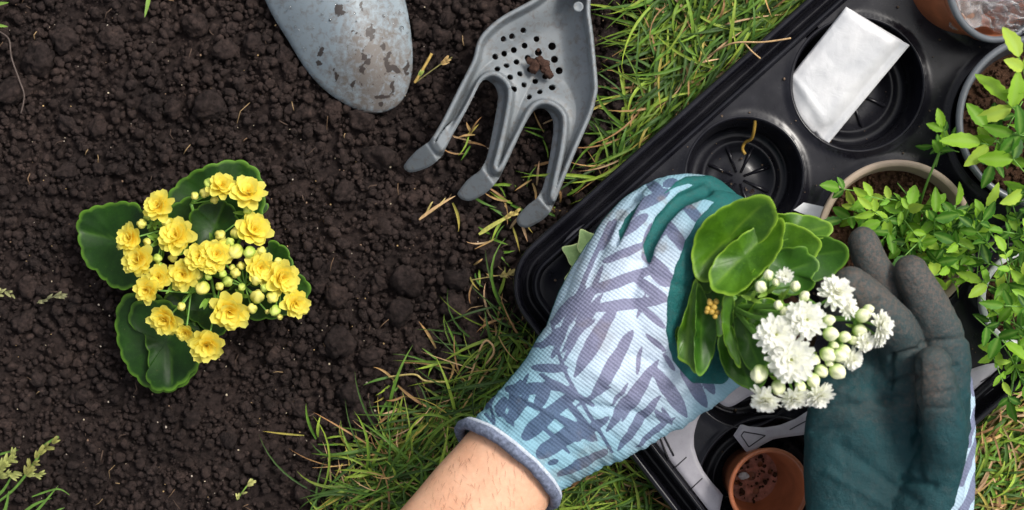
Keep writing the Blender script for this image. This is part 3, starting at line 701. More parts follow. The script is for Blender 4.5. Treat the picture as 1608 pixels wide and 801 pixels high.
RD = zc([(585, -60), (510, 2), (405, 60), (352, 103), (322, 143), (306, 203), (270, 275), (240, 335), (206, 403), (176, 452), (165, 470), (185, 500), (205, 490), (235, 440), (290, 345), (325, 275), (350, 252), (380, 252), (412, 278), (422, 320), (405, 420), (385, 505), (372, 560), (395, 560), (425, 500), (462, 425), (492, 366), (520, 344), (555, 345), (590, 370), (602, 410), (592, 500), (570, 600), (560, 655), (570, 660), (596, 598), (635, 503), (685, 388), (700, 335), (707, 290), (700, 200), (691, 110), (682, 40), (680, -60)])
RD = resample(catmull(RD, 5, True), 420, True)
HOLES = [(468, 95), (430, 115), (402, 125), (512, 120), (472, 142), (436, 157), (404, 170), (374, 182), (564, 144, 13), (518, 165, 12), (482, 183), (445, 197), (412, 211), (381, 224), (572, 188, 12), (524, 205), (490, 222), (457, 238), (424, 252), (588, 226, 12), (541, 245), (508, 262), (471, 276), (437, 293), (564, 283, 12), (522, 299), (486, 317)]
HP = [(600 + h[0] * 0.4745, h[1] * 0.4745, (h[2] if len(h) > 2 else 10) * 0.4745) for h in HOLES]
def fsd(P):
    d = poly_sd(P, FO)
    for (x, y, q) in HP: d = np.maximum(d, q - np.hypot(P[:, 0] - x, P[:, 1] - y))
    return d
P, F = sheet(625, 945, -28, 362, 1.7, fsd)
sdr = poly_sd(P, RD)
bends = zc([(185, 478), (375, 560), (555, 650)]); tips = zc([(70, 555), (252, 650), (450, 740)])
tipt = np.zeros(len(P)); tipv = np.full(len(P), -1.0); near = np.full(len(P), 1e9)
for b_, t_ in zip(bends, tips):
    b_ = np.array(b_); t_ = np.array(t_); d = t_ - b_; L = np.linalg.norm(d); dist = np.linalg.norm(P - (b_ + t_) / 2, axis=1)
    u_ = (P - b_) @ d / L / L; sel = (dist < L * 0.95); tipv = np.where(np.linalg.norm(P - b_, axis=1) < L * 1.4, np.maximum(tipv, u_), tipv); tipt = np.where(sel, np.maximum(tipt, np.clip(u_, 0, 1.1)), tipt)
# dish scooped towards the handle, channels in the tines
axis = np.array([0.34, -0.94]); along = (P - np.array([805, 190])) @ axis
bowl = 30 * sstep(3.5, 9, -sdr) + 22 * sstep(8, 48, -sdr)
bowl = np.where(along < 10, np.minimum(bowl, 30 + 22 * sstep(-60, 40, along)), bowl)
ztop = 78 - bowl * (1 - sstep(-0.3, 0.4, tipv)) - 34 * sstep(1.5, 9, sdr) * (1 - sstep(0, 0.25, tipt)) - 58 * np.clip(tipt, 0, 1)
edged = poly_sd(P, FO); ztop = ztop - 3 * (1 - sstep(0, 3, -edged))
sp = np.zeros(len(P))
for (x, y, rx, ry) in [(728, 122, 2, 5), (738, 96, 1.5, 4), (716, 145, 1.5, 4)]:
    sp = np.maximum(sp, np.exp(-(((P[:, 0] - x) / rx) ** 2 + ((P[:, 1] - y) / ry) ** 2)))
dt = 0.05 * np.ones(len(P))
fk = Thing('hand_fork', 'grey plastic three-tined hand fork with a perforated dish, lying on soil', 'hand fork', Wp(800, 150, 0))
hd = fk.part('fork_head', Wa(P, ztop, 60), F, M_FORK, attrs={'dirt': dt, 'spot': sp})
md = hd.modifiers.new('thick', 'SOLIDIFY'); md.thickness = 5 * S; md.offset = -1
hp = Wa(np.array([(902, 0), (908, -30), (920, -90), (945, -180), (970, -280), (975, -300)]), [70, 72, 76, 74, 66, 64], 60)
V, Q, T = tube(resample(catmull(hp, 6), 30), np.interp(np.linspace(0, 1, 30), [0, 0.12, 0.3, 0.9, 1], [10, 16, 23, 25, 12]) * S, 20)
fk.part('handle', V, [Q, T], M_FORK, attrs={'dirt': np.zeros(len(V)), 'spot': np.zeros(len(V))})
V, F = lathe([(8, 0), (8, 2.2), (6.5, 3.4), (5, 2.6), (0.01, 2.6)], 24); fk.part('rivet', V * S + Wp(908, 11, 71), F, M_FORK, attrs={'dirt': np.zeros(len(V)), 'spot': np.zeros(len(V))})
mb = MB()
for k, (x, y, q) in enumerate([(840, 104, 11), (853, 100, 10), (848, 93, 7), (862, 116, 8), (857, 108, 8), (833, 96, 6), (845, 78, 3)]):
    mb.add(lumpy(v3, 500 + k, 0.4) * [q * S, q * S, q * 0.7 * S] + Wp(x, y, 42), f3)
V, F, _ = mb.get(); single('soil_lump', V, F, m_soil('moist_soil', (0.03, 0.018, 0.014), (0.07, 0.042, 0.033), (0.09, 0.06, 0.045)), 'crumbled brown lump of soil lying in the perforated dish of the fork', 'soil lump')

# ------------------------------------------------------------------ tray
def rrect(d, rc=80, n=10):
    rc = max(rc - d, 4); x0, y0, x1, y1 = d, d, TLU - d, TLV - d; out = []
    for (cx_, cy_, a) in [(x1 - rc, y1 - rc, 0), (x0 + rc, y1 - rc, 90), (x0 + rc, y0 + rc, 180), (x1 - rc, y0 + rc, 270)]:
        for k in range(n + 1):
            th = math.radians(a + 90 * k / n); out.append((cx_ + rc * math.cos(th), cy_ + rc * math.sin(th)))
    out = np.array(out)
    return out
prof = [(10, 4), (5, 40), (0, 66), (0, 80), (2.5, 86), (7, 87), (10, 84), (12, 74), (15, 50), (20, 40), (28, 40), (31, 60), (33.5, 90), (35, 96), (38, 98), (40, 96), (42.5, 90), (44, 86)]
rings = [rrect(d) for d, z in prof]; n = len(rings[0])
V = []; 
for R_, (d, z) in zip(rings, prof):
    V.append(Wa(t2p(R_[:, 0], R_[:, 1]), np.full(n, z), 90))
V = np.vstack(V); F = [(i * n + j, (i + 1) * n + j, (i + 1) * n + (j + 1) % n, i * n + (j + 1) % n) for i in range(len(prof) - 1) for j in range(n)]
tray = Thing('seedling_tray', 'large black plastic pot tray with round wells, lying on the grass', 'tray', Wp(1200, 350, 0))
tray.part('rim', V, np.array(F), M_TRAY)
WELLS = [(1348, 132, 107), (1170, 276, 95), (996, 424, 88), (1408, 378, 128), (1620, 195, 128), (1560, -40, 105), (1168, 590, 84), (1210, 772, 118), (1610, 430, 84), (1392, 655, 112)]
Wt = [(*p2t(np.array([x, y])), q) for x, y, q in WELLS]
IN = rrect(44)
def websd(Q):
    Pp = t2p(Q[:, 0], Q[:, 1])
    d = poly_sd(Q, IN)
    for x, y, q in WELLS: d = np.maximum(d, q - np.hypot(Pp[:, 0] - x, Pp[:, 1] - y))
    return d
Q, F = sheet(38, TLU - 38, 38, TLV - 38, 5.0, websd)
Pp = t2p(Q[:, 0], Q[:, 1])
dw = np.full(len(Q), 1e9)
for x, y, q in WELLS: dw = np.minimum(dw, np.abs(np.hypot(Pp[:, 0] - x, Pp[:, 1] - y) - q))
zw = ZW - 3 * sstep(1, 8, dw) * sstep(0, 30, -poly_sd(Q, IN))
tray.part('web', Wa(Pp, zw, 90), F[:, ::-1] if False else F, M_TRAY)
for k, (x, y, q) in enumerate(WELLS):
    deep = ZW - 12 if k != 5 else 70
    pr = [(q + 1.0, ZW - 0.6), (q - 1.5, ZW + 1.6), (q - 4, ZW), (q - 6, ZW - 5), (q - 9, ZW * 0.55), (q - 12, ZW * 0.5), (q - 14, 22), (q - 18, 16), (q - 30, 14), (q - 34, 18), (q - 40, 18), (q - 44, 13), (q * 0.3, 12), (q * 0.26, 13.5), (0.01, 13.5)]
    Vv, Fv = lathe(pr, 96)
    o = tray.inst('well', mk_mesh('well', Vv * K(ZW) * S * [1, 1, 1 / K(ZW)], Fv, M_TRAY), Wp(x, y, 0) * [K(90), K(90), 1])
    mbr = MB()
    for j in range(8):
        a = j * math.pi / 4 + 0.35; d = np.array([math.cos(a), math.sin(a), 0]); nn = np.array([-d[1], d[0], 0])
        a0, a1 = q * 0.10, q - 36
        Vb = [d * a0 + nn * 2.5, d * a0 - nn * 2.5, d * a1 - nn * 4, d * a1 + nn * 4]; Vb = [v + [0, 0, 12] for v in Vb] + [v * 1.0 + [0, 0, 17] for v in [d * a0 + nn * 1.2, d * a0 - nn * 1.2, d * a1 - nn * 2, d * a1 + nn * 2]]
        mbr.add(np.array(Vb) * S, np.array([[4, 5, 6, 7], [0, 4, 7, 3], [1, 2, 6, 5], [0, 1, 5, 4], [2, 3, 7, 6]]))
    Vr, Fr, _ = mbr.get(); link('rib', mk_mesh('rib', Vr, Fr, M_TRAY), o)
# dusty raised corner panels
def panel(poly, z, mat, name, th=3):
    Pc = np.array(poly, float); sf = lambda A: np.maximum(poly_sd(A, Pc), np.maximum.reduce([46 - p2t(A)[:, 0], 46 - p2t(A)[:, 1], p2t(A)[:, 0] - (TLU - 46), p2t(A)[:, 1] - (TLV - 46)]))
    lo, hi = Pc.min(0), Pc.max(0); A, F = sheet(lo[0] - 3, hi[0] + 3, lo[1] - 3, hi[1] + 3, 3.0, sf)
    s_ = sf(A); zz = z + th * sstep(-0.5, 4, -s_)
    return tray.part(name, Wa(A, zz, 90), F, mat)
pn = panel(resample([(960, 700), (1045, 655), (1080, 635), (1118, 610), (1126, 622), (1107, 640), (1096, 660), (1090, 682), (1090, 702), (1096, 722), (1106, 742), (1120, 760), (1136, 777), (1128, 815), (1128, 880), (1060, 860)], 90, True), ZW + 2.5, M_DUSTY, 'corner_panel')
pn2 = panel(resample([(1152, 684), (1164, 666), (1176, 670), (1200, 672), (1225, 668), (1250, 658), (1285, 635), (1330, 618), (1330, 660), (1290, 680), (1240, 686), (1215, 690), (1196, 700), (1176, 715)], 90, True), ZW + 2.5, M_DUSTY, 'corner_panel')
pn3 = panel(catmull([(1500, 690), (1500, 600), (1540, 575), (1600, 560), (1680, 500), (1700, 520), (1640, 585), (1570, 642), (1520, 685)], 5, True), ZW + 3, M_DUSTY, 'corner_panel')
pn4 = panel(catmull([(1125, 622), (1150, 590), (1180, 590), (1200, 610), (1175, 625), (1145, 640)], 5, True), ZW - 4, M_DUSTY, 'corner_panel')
# moulded lines pressed in the panels
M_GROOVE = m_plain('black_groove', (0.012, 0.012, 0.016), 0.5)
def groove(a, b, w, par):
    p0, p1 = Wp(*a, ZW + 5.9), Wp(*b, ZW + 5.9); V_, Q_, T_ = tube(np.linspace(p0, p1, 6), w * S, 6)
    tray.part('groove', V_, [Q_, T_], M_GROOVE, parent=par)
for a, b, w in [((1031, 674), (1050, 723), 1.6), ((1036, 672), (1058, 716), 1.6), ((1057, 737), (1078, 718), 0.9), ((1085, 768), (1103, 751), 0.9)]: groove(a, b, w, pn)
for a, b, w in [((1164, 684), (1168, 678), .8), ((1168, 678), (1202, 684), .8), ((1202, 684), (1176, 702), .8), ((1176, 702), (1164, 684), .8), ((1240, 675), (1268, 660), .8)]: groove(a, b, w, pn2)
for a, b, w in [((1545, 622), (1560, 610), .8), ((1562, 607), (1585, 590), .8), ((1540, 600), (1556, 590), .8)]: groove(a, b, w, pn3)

# ------------------------------------------------------------------ packet and tag
corners = np.array([(1327, 12), (1427, 72), (1302, 228), (1262, 206), (1237, 122)], float)
def packet():
    nu, nv = 34, 46
    A, B, Cc, D = np.array((1327, 12.)), np.array((1427, 72.)), np.array((1302, 227.)), np.array((1236, 128.))
    V = []; dirt = []
    for j in range(nv):
        v = j / (nv - 1)
        for i in range(nu):
            u = i / (nu - 1)
            p = (A * (1 - u) + B * u) * (1 - v) + (D * (1 - u) + Cc * u) * v
            bow = math.sin(math.pi * u) * v ** 3 * 18 * (1 - 0.4 * u); p = p + np.array([-0.5, 0.8]) * bow * (1 if u < 0.75 else 0.6)
            puff = 7 * (min(1, u / 0.12) * min(1, max(0, (0.86 - u)) / 0.12) * min(1, v / 0.08) * min(1, (1 - v) / 0.16)) ** 0.7
            crease = -3 * math.exp(-((u - 0.9) / 0.02) ** 2) + 3 * math.exp(-((v - 0.86 - 0.25 * (u - .4) ** 2) / 0.03) ** 2) * (u < 0.8)
            wr = 2.2 * (fbm(np.array([u * 4 + 3]), np.array([v * 5]), 3, 5)[0] - 0.5) * 2
            z = 98 - 26 * v + puff + crease + wr
            V.append((p[0], p[1], z)); dirt.append(math.exp(-((p[0] - 1345) / 22) ** 2 - ((p[1] - 138) / 9) ** 2) + math.exp(-((p[0] - 1278) / 10) ** 2 - ((p[1] - 92) / 8) ** 2) + 0.1)
    V = np.array(V); I = np.arange(nu * nv).reshape(nv, nu)
    F = np.stack([I[1:, :-1], I[1:, 1:], I[:-1, 1:], I[:-1, :-1]], -1).reshape(-1, 4)
    o = single('seed_packet', Wa(V[:, :2], V[:, 2], 90), F, M_FOIL, 'blank white foil packet lying slanted in the top well of the black tray', 'packet', attrs={'dirt': dirt})
    m = o.modifiers.new('thick', 'SOLIDIFY'); m.thickness = 3 * S; m.offset = -1
packet()
V = []
for x, y, z in [(1246, 330, 92), (1262, 318, 92), (1300, 326, 96), (1288, 346, 96)]: V += [Wp(x, y, z), Wp(x, y, z - 2.5)]
single('plant_tag', np.array(V), np.array([[0, 2, 4, 6][::-1], [1, 3, 5, 7], [0, 2, 3, 1], [2, 4, 5, 3], [4, 6, 7, 5], [6, 0, 1, 7]]), M_WHITEPOT, 'small white plastic tag half under the beige pot', 'plant tag', smooth=False)

# ------------------------------------------------------------------ pots
def pot_meshes(rt, rb, h, wall, lip, n=96):
    """straight flower pot: outer wall, rolled lip, inner wall (metres; base at z=0)"""
    pr = [(0.01, 0), (rb, 0), (rb + 1, 2), (rt - 3, h - lip - 4), (rt - 2, h - lip), (rt + 2, h - lip + 1), (rt + 3, h - 3), (rt + 2, h - 0.7), (rt, h), (rt - wall, h - 0.5), (rt - wall - 1.5, h - 3), (rb - wall, 4), (0.01, 4)]
    V, F = lathe(pr, n); return V * S, F[:, ::-1]
def place(V, M_): return V @ np.array(M_.to_3x3()).T + np.array(M_.translation)
def make_pot(name, label, mat, cx_, cy_, rt, rb, h, zbase, wall=5, lip=14, tilt=(0, 0), soil_z=None, rimmat=None):
    zr = zbase + h; k = K(zr); base = Wp(cx_, cy_, zr); base = np.array([base[0], base[1], zbase * S])
    T = Thing(name, label, 'pot', base)
    R_ = Euler((tilt[0], tilt[1], 0)).to_matrix()
    piv = np.array([0, 0, h * S])
    f_ = lambda V: (V - piv) @ np.array(R_).T + piv + base
    V, F = pot_meshes(rt * k, rb * k, h, wall, lip)
    pr = T.part('pot_wall', f_(V), F, mat)
    if rimmat:
        a = np.linspace(0, 2 * math.pi, 97); C = np.stack([np.cos(a) * (rt - 1) * k, np.sin(a) * (rt - 1) * k, np.full(97, h - 2)], 1) * S
        Vt, Qt, Tt = tube(C, 5.5 * S, 10, False); T.part('pot_rim', f_(Vt), Qt, rimmat)
    if soil_z is not None:
        rs = (rb + (rt - rb) * (soil_z / h)) * k - wall - 1
        Pn = [(0, 0)]; ringsn = 14; nn = 60; V = [(0, 0, soil_z + 4)]
        for i in range(1, ringsn + 1):
            for j in range(nn):
                a = 2 * math.pi * j / nn; q = rs * i / ringsn; V.append((q * math.cos(a), q * math.sin(a), soil_z + 5 * (fbm(np.array([q * math.cos(a) / 12 + 50]), np.array([q * math.sin(a) / 12 + 50]), 3, 4)[0] - .5) + 3 * (1 - (i / ringsn) ** 2)))
        Ft = np.array([(0, 1 + j, 1 + (j + 1) % nn) for j in range(nn)]); Fq = np.array([(1 + (i - 1) * nn + j, 1 + i * nn + j, 1 + i * nn + (j + 1) % nn, 1 + (i - 1) * nn + (j + 1) % nn) for i in range(1, ringsn) for j in range(nn)])
        sp_ = T.part('potting_soil', f_(np.array(V) * S), [Fq, Ft], M_POTSOIL)
        rr = np.random.default_rng(int(cx_)); m_ = 800; a = rr.uniform(0, 6.28, m_); q = rs * 0.97 * np.sqrt(rr.uniform(0, 1, m_)); rad = rr.uniform(1.5, 4.2, m_)
        pos = np.stack([q * np.cos(a), q * np.sin(a), soil_z + 3 + rad * 0.3], 1) * S
        Vc, Fc, _ = scatter(f_(pos), rad * S, temps_s, rr)
        set_props(T.part('soil_crumbs', Vc, Fc, M_POTSOIL, parent=sp_), kind='stuff')
    return T, f_, k
make_pot('beige_pot', 'beige round plastic pot filled with soil, behind the gloved fingers', M_BEIGE, 1408, 376, 122, 92, 125, 22, 6, 12, (0.06, 0.02), 96)
make_pot('black_pot', 'black round plastic pot of soil with a grey rim, at the right edge', M_BLACKPOT, 1638, 190, 132, 98, 150, 20, 5, 12, (0, 0), 112, M_RIM)
make_pot('white_pot', 'white plastic pot mostly hidden under bush leaves at the right edge', M_WHITEPOT, 1618, 470, 76, 62, 110, 20, 5, 10, (0, 0), 88)
Tp, fp, kp = make_pot('terracotta_pot', 'small empty terracotta-coloured plastic pot with drainage holes, near the bottom edge', M_TERRA, 1208, 768, 62, 46, 112, 24, 3, 9, (0.06, 0.12))
# perforated base inside the small pot
hl = [(0, 0, 7), (22, 8, 4.5), (-22, 10, 4.5), (8, 24, 5), (-8, -24, 5), (14, -18, 4.5), (-26, -10, 6), (-14, 26, 4.5), (30, -6, 4)]
def bsd(P):
    d = np.hypot(P[:, 0], P[:, 1]) - 43
    for x, y, q in hl: d = np.maximum(d, q - np.hypot(P[:, 0] - x, P[:, 1] - y))
    return d
P, F = sheet(-45, 45, -45, 45, 2.0, bsd)
zb = 9 + 4 * np.exp(-((np.hypot(P[:, 0], P[:, 1]) - 14) / 3) ** 2) + 2 * fbm(P[:, 0] / 5 + 40, P[:, 1] / 5 + 40, 2, 3)
ob = Tp.part('perforated_base', fp(np.stack([P[:, 0], -P[:, 1], zb], 1) * S), F, M_TERRADIRT)
md = ob.modifiers.new('thick', 'SOLIDIFY'); md.thickness = 2 * S; md.offset = -1
V = lumpy(v3, 77, 0.2) * [7 * S, 7 * S, 4 * S]; single('pebble', fp(V + np.array([-14, 2, 17]) * S), f3, m_plain('grey_pebble', (0.62, 0.64, 0.66), 0.6, 0.4, 6, 0.7, 1.2), 'grey pebble in the bottom of the small terracotta-coloured pot', 'pebble')
To, fo_, ko = make_pot('orange_brown_pot', 'tilted orange-brown pot with a thick grey rim at the top right, bag inside', M_TERRA, 1567, -32, 95, 74, 135, 20, 4, 16, (0.10, 0.42), None, M_RIM)
V, F = lathe([(0.01, 26), (40, 28), (62, 36), (70, 60), (71, 64), (60, 62), (0.01, 60)][::-1], 48)
# bag of peat in the tilted pot
gx, gy = np.meshgrid(np.linspace(-1, 1, 46), np.linspace(-1, 1, 46)); gx = gx.ravel(); gy = gy.ravel()
def bag(sx, sy, cx_, cy_, z0, amp, seed, tz=0):
    q = np.maximum(np.abs(gx), np.abs(gy)); rr_ = np.hypot(gx, gy) + 1e-9; ux, uy = gx / rr_ * q, gy / rr_ * q
    z = z0 + amp * (fbm(ux * 3 + 9, uy * 3 + 9, 4, seed) - 0.4) * 2 + amp * 0.6 * np.abs(np.sin(ux * 6 + uy * 9 + 3 * fbm(ux * 2 + 5, uy * 2 + 5, 2, seed))) - 12 * q ** 4
    I = np.arange(46 * 46).reshape(46, 46); F = np.stack([I[:-1, :-1], I[:-1, 1:], I[1:, 1:], I[1:, :-1]], -1).reshape(-1, 4)
    edge = 1 + 0.12 * np.sin(np.arctan2(uy, ux) * 5 + seed)
    return np.stack([ux * sx * edge + cx_, uy * sy * edge + cy_, z + tz * ux], 1) * S, F
pk = Thing('plastic_bag', 'crumpled clear plastic bag of brown peat stuffed in the tilted pot', 'bag', Wp(1570, -20, 100))
V, F = bag(58, 60, -18, -6, 96, 14, 3); pk.part('contents', fo_(V), F, M_BROWNPK)
V, F = bag(66, 70, -8, -6, 106, 20, 6, 6); ob = pk.part('film', fo_(V), F, M_FILM); ob.modifiers.new('thick', 'SOLIDIFY').thickness = 1.0 * S
V, F = bag(40, 34, 40, -44, 124, 26, 12, 10); ob = pk.part('film', fo_(V), F, M_FILM); ob.modifiers.new('thick', 'SOLIDIFY').thickness = 1.0 * S
# drainage string / bit in the second well
one('root', lambda m: add_tube(m, pix_curve([(1186, 188, 78), (1184, 205, 66), (1180, 218, 52), (1170, 224, 40), (1166, 234, 34), (1170, 242, 32)]), [2.6 * S] * 51, 6, (0.42, 0.26, 0.05)), 'short ochre root hooked over the wall of the empty well beside the printed glove', 'root')

r = np.random.default_rng(404); px_, py_, pz_ = [], [], []
for (x, y, q) in WELLS:
    for k in range(26):
        a = r.uniform(0, 6.28); d_ = (q - 16) * math.sqrt(r.uniform(0, 1)); px_.append(x + d_ * math.cos(a)); py_.append(y + d_ * math.sin(a)); pz_.append(17.5)
for k in range(420):
    A = t2p(r.uniform(46, TLU - 46), r.uniform(46, TLV - 46))
    if min(np.hypot(A[0] - x, A[1] - y) - q for x, y, q in WELLS) > 3: px_.append(A[0]); py_.append(A[1]); pz_.append(ZW - 1)
rad = 0.5 + 1.9 * r.uniform(0, 1, len(px_)) ** 3
pos = Wa(np.stack([px_, py_], 1), np.array(pz_), 90); pos[:, 2] += rad * 0.4 * S
V, F, _ = scatter(pos, rad * S, temps_s, r)
set_props(link('spilled_soil', mk_mesh('spilled_soil', V, F, m_plain('dry_soil_crumb', (0.12, 0.085, 0.06), 0.9, 0.1, 8, 0.4, 1.8), True)), 'crumbs of dry soil spilled in the wells and over the black tray', 'soil crumbs', None, 'stuff')
n_ = 60; a = r.uniform(0, 6.28, n_); q = 42 * np.sqrt(r.uniform(0, 1, n_)); rad = r.uniform(0.8, 3.4, n_)
V, F, _ = scatter(fp(np.stack([q * np.cos(a) - 4, q * np.sin(a), 13 + rad * .4], 1) * S), rad * S, temps_s, r)
set_props(Tp.part('soil_crumbs', V, F, M_POTSOIL), kind='stuff')

# ------------------------------------------------------------------ leaves
def leaf_shell(outline, zfn, th=6, scal=2.2, per=26, seed=0, c=None, nn=110):
    """thick leaf with scalloped rim from a closed outline (pixels)"""
    O = resample(catmull(outline, 6, True), nn, True); rr = np.random.default_rng(seed)
    T = np.roll(O, -1, 0) - np.roll(O, 1, 0); T /= np.linalg.norm(T, axis=1)[:, None]
    ctr = O.mean(0) if c is None else np.array(c, float)
    N = np.stack([T[:, 1], -T[:, 0]], 1); sgn = np.sign(((O - ctr) * N).sum(1).mean()); N *= sgn
    Ln = np.linalg.norm(np.roll(O, -1, 0) - O, axis=1).sum(); k = max(3, round(Ln / per)); ph = np.linspace(0, k * math.pi, nn, endpoint=False) + rr.uniform(0, 3)
    O = O + N * (scal * (np.abs(np.sin(ph)) ** 0.6 - 0.6))[:, None]
    ts = [0.0, 0.2, 0.4, 0.58, 0.72, 0.83, 0.91, 0.96, 0.99, 1.0]
    Pt = []; E = []
    for t in ts[1:]: Pt.append(ctr + (O - ctr) * t); E.append(np.full(nn, t))
    P = np.vstack([ctr[None]] + Pt); E = np.r_[0, np.concatenate(E)]
    hth = th * 0.5 * np.sqrt(np.clip(1 - E ** 5, 0, 1))
    zm = zfn(P[:, 0], P[:, 1], E); z0 = float(zm.mean())
    top = Wa(P, zm + hth, z0); bot = Wa(P[:-nn], (zm - hth)[:-nn], z0)
    m = len(ts) - 1; F4 = []; F3 = []
    for i in range(1, m):
        for j in range(nn):
            a, b = 1 + (i - 1) * nn + j, 1 + (i - 1) * nn + (j + 1) % nn; F4.append((a, b, b + nn, a + nn))
    for j in range(nn): F3.append((0, 1 + (j + 1) % nn, 1 + j))
    nt = len(top); F4b = []; F3b = []
    for i in range(1, m):
        for j in range(nn):
            a, b = nt + 1 + (i - 1) * nn + j, nt + 1 + (i - 1) * nn + (j + 1) % nn
            c_, d_ = (b + nn, a + nn) if i < m - 1 else (1 + (m - 1) * nn + (j + 1) % nn, 1 + (m - 1) * nn + j)
            F4b.append((a, d_, c_, b))
    for j in range(nn): F3b.append((nt, nt + 1 + j, nt + 1 + (j + 1) % nn))
    area = 0.5 * np.sum(O[:, 0] * np.roll(O[:, 1], -1) - np.roll(O[:, 0], -1) * O[:, 1])
    F4 = np.array(F4 + F4b); F3 = np.array(F3 + F3b)
    if area > 0: F4 = F4[:, ::-1]; F3 = F3[:, ::-1]
    F4 = F4[:, ::-1]; F3 = F3[:, ::-1]
    Eall = np.r_[E, E[:-nn]]
    return np.vstack([top, bot]), [F4, F3], Eall, P
def add_leaf(T, outline, z, sx=0, sy=0, cup=10, th=6, scal=2.2, per=26, seed=0, mat=None, mid=None, wav=3, c=None, label=None, fold=0, dent=4):
    O = np.array(outline, float); cc = O.mean(0) if c is None else np.array(c, float)
    rr = np.random.default_rng(seed + 900); ph = rr.uniform(0, 6.28, 3)
    md_ = None
    if mid: A, B = np.array(mid[0], float), np.array(mid[1], float)
    def zf(x, y, E):
        zz = z + sx * (x - cc[0]) + sy * (y - cc[1]) + cup * E ** 2 + wav * E ** 2 * np.sin(3 * np.arctan2(y - cc[1], x - cc[0]) + ph[0]) + 2.5 * np.sin(x / 17 + ph[1]) * np.sin(y / 19 + ph[2])
        if mid:
            d, t_ = seg_dist(np.stack([x, y], 1), A, B); zz = zz - dent * np.exp(-(d / 8) ** 2) + fold * d / 30
        return zz
    V, F, E, P = leaf_shell(O, zf, th, scal, per, seed, c)
    vein = np.zeros(len(V))
    if mid:
        d, _ = seg_dist(P, A, B); v_ = np.exp(-(d / 2.0) ** 2) * 0.7; vein = np.r_[v_, np.zeros(len(V) - len(v_))]
    o = T.part('leaf', V, F, mat, attrs={'edge': E, 'vein': vein})
    if label: o['label'] = label
    return o
def petal(L, w, lift, curl, point, cup, nu=4, nv=7):
    """petal along +x from origin; lift = base angle, curl = change of angle"""
    V = []; a = lift; x = z = 0.0; ds = L / (nv - 1)
    for j in range(nv):
        t = j / (nv - 1)
        wd = w * 0.5 * max(0.12, 1 - abs(2 * (0.12 + 0.84 * t ** point) - 1) ** 2.6) ** 0.6
        for i in range(nu):
            s = i / (nu - 1) * 2 - 1; V.append((x, s * wd, z + cup * s * s * wd))
        x += math.cos(a) * ds; z += math.sin(a) * ds; a += curl / (nv - 1)
    I = np.arange(nu * nv).reshape(nv, nu); F = np.stack([I[:-1, :-1], I[1:, :-1], I[1:, 1:], I[:-1, 1:]], -1).reshape(-1, 4)
    return np.array(V), F
def flower_mesh(name, layers, seed, cin, cout, centre, cc_):
    """layers: (n, length, width, lift, curl, z) for a unit-radius flower"""
    rr = np.random.default_rng(seed); mb = MB()
    for li, (n, L, w, lift, curl, z0, pt) in enumerate(layers):
        off = rr.uniform(0, 6)
        for k in range(n):
            V, F = petal(L * rr.uniform(0.85, 1.12), w * rr.uniform(0.85, 1.15), lift + rr.normal(0, 0.12), curl + rr.normal(0, 0.2), pt, rr.uniform(0.1, 0.55))
            tx = rr.normal(0, 0.15); Rx = np.array([[1, 0, 0], [0, math.cos(tx), -math.sin(tx)], [0, math.sin(tx), math.cos(tx)]]); V = V @ Rx.T
            a = off + 2 * math.pi * (k + rr.uniform(-0.18, 0.18)) / n; R_ = np.array([[math.cos(a), -math.sin(a), 0], [math.sin(a), math.cos(a), 0], [0, 0, 1]])
            t = np.clip(np.hypot(V[:, 0], V[:, 2]) / L, 0, 1)[:, None]
            c = np.array(cin) * (1 - t) + np.array(cout) * t; c = c * rr.uniform(0.92, 1.06)
            mb.add((V + [0.03, 0, z0]) @ R_.T, F, c)
    hv2, hf2 = ico(2)
    mb.add(hv2 * [centre, centre, centre * 0.8] + [0, 0, layers[-1][5] + 0.02], hf2, np.array(cc_))
    V, F, C = mb.get(); return mk_mesh(name, V, F, M_FLOWER, cols=C)
YIN, YOUT = (0.90, 0.68, 0.03), (0.95, 0.89, 0.20)
yfl = [flower_mesh('flower', [(8, 0.98, 0.72, 0.05, 0.3, 0, 0.62), (8, 0.84, 0.66, 0.3, 0.3, 0.08, 0.62), (7, 0.64, 0.52, 0.6, 0.2, 0.14, 0.62), (6, 0.40, 0.36, 0.9, 0.1, 0.18, 0.65)], 40 + k, YIN, YOUT, 0.08, (0.65, 0.40, 0.02)) for k in range(6)]
WIN, WOUT = (0.92, 0.93, 0.78), (0.96, 0.96, 0.93)
wfl = [flower_mesh('flower', [(13, 0.96, 0.34, -0.15, 0.2, 0, 0.62), (13, 0.90, 0.36, 0.05, 0.2, 0.07, 0.62), (13, 0.82, 0.36, 0.2, 0.25, 0.14, 0.62), (12, 0.72, 0.34, 0.35, 0.25, 0.20, 0.62), (11, 0.58, 0.30, 0.5, 0.25, 0.26, 0.62), (9, 0.42, 0.26, 0.7, 0.2, 0.32, 0.62), (5, 0.24, 0.2, 1.0, 0.2, 0.35, 0.7)], 60 + k, WIN, WOUT, 0.08, (0.5, 0.55, 0.2)) for k in range(5)]
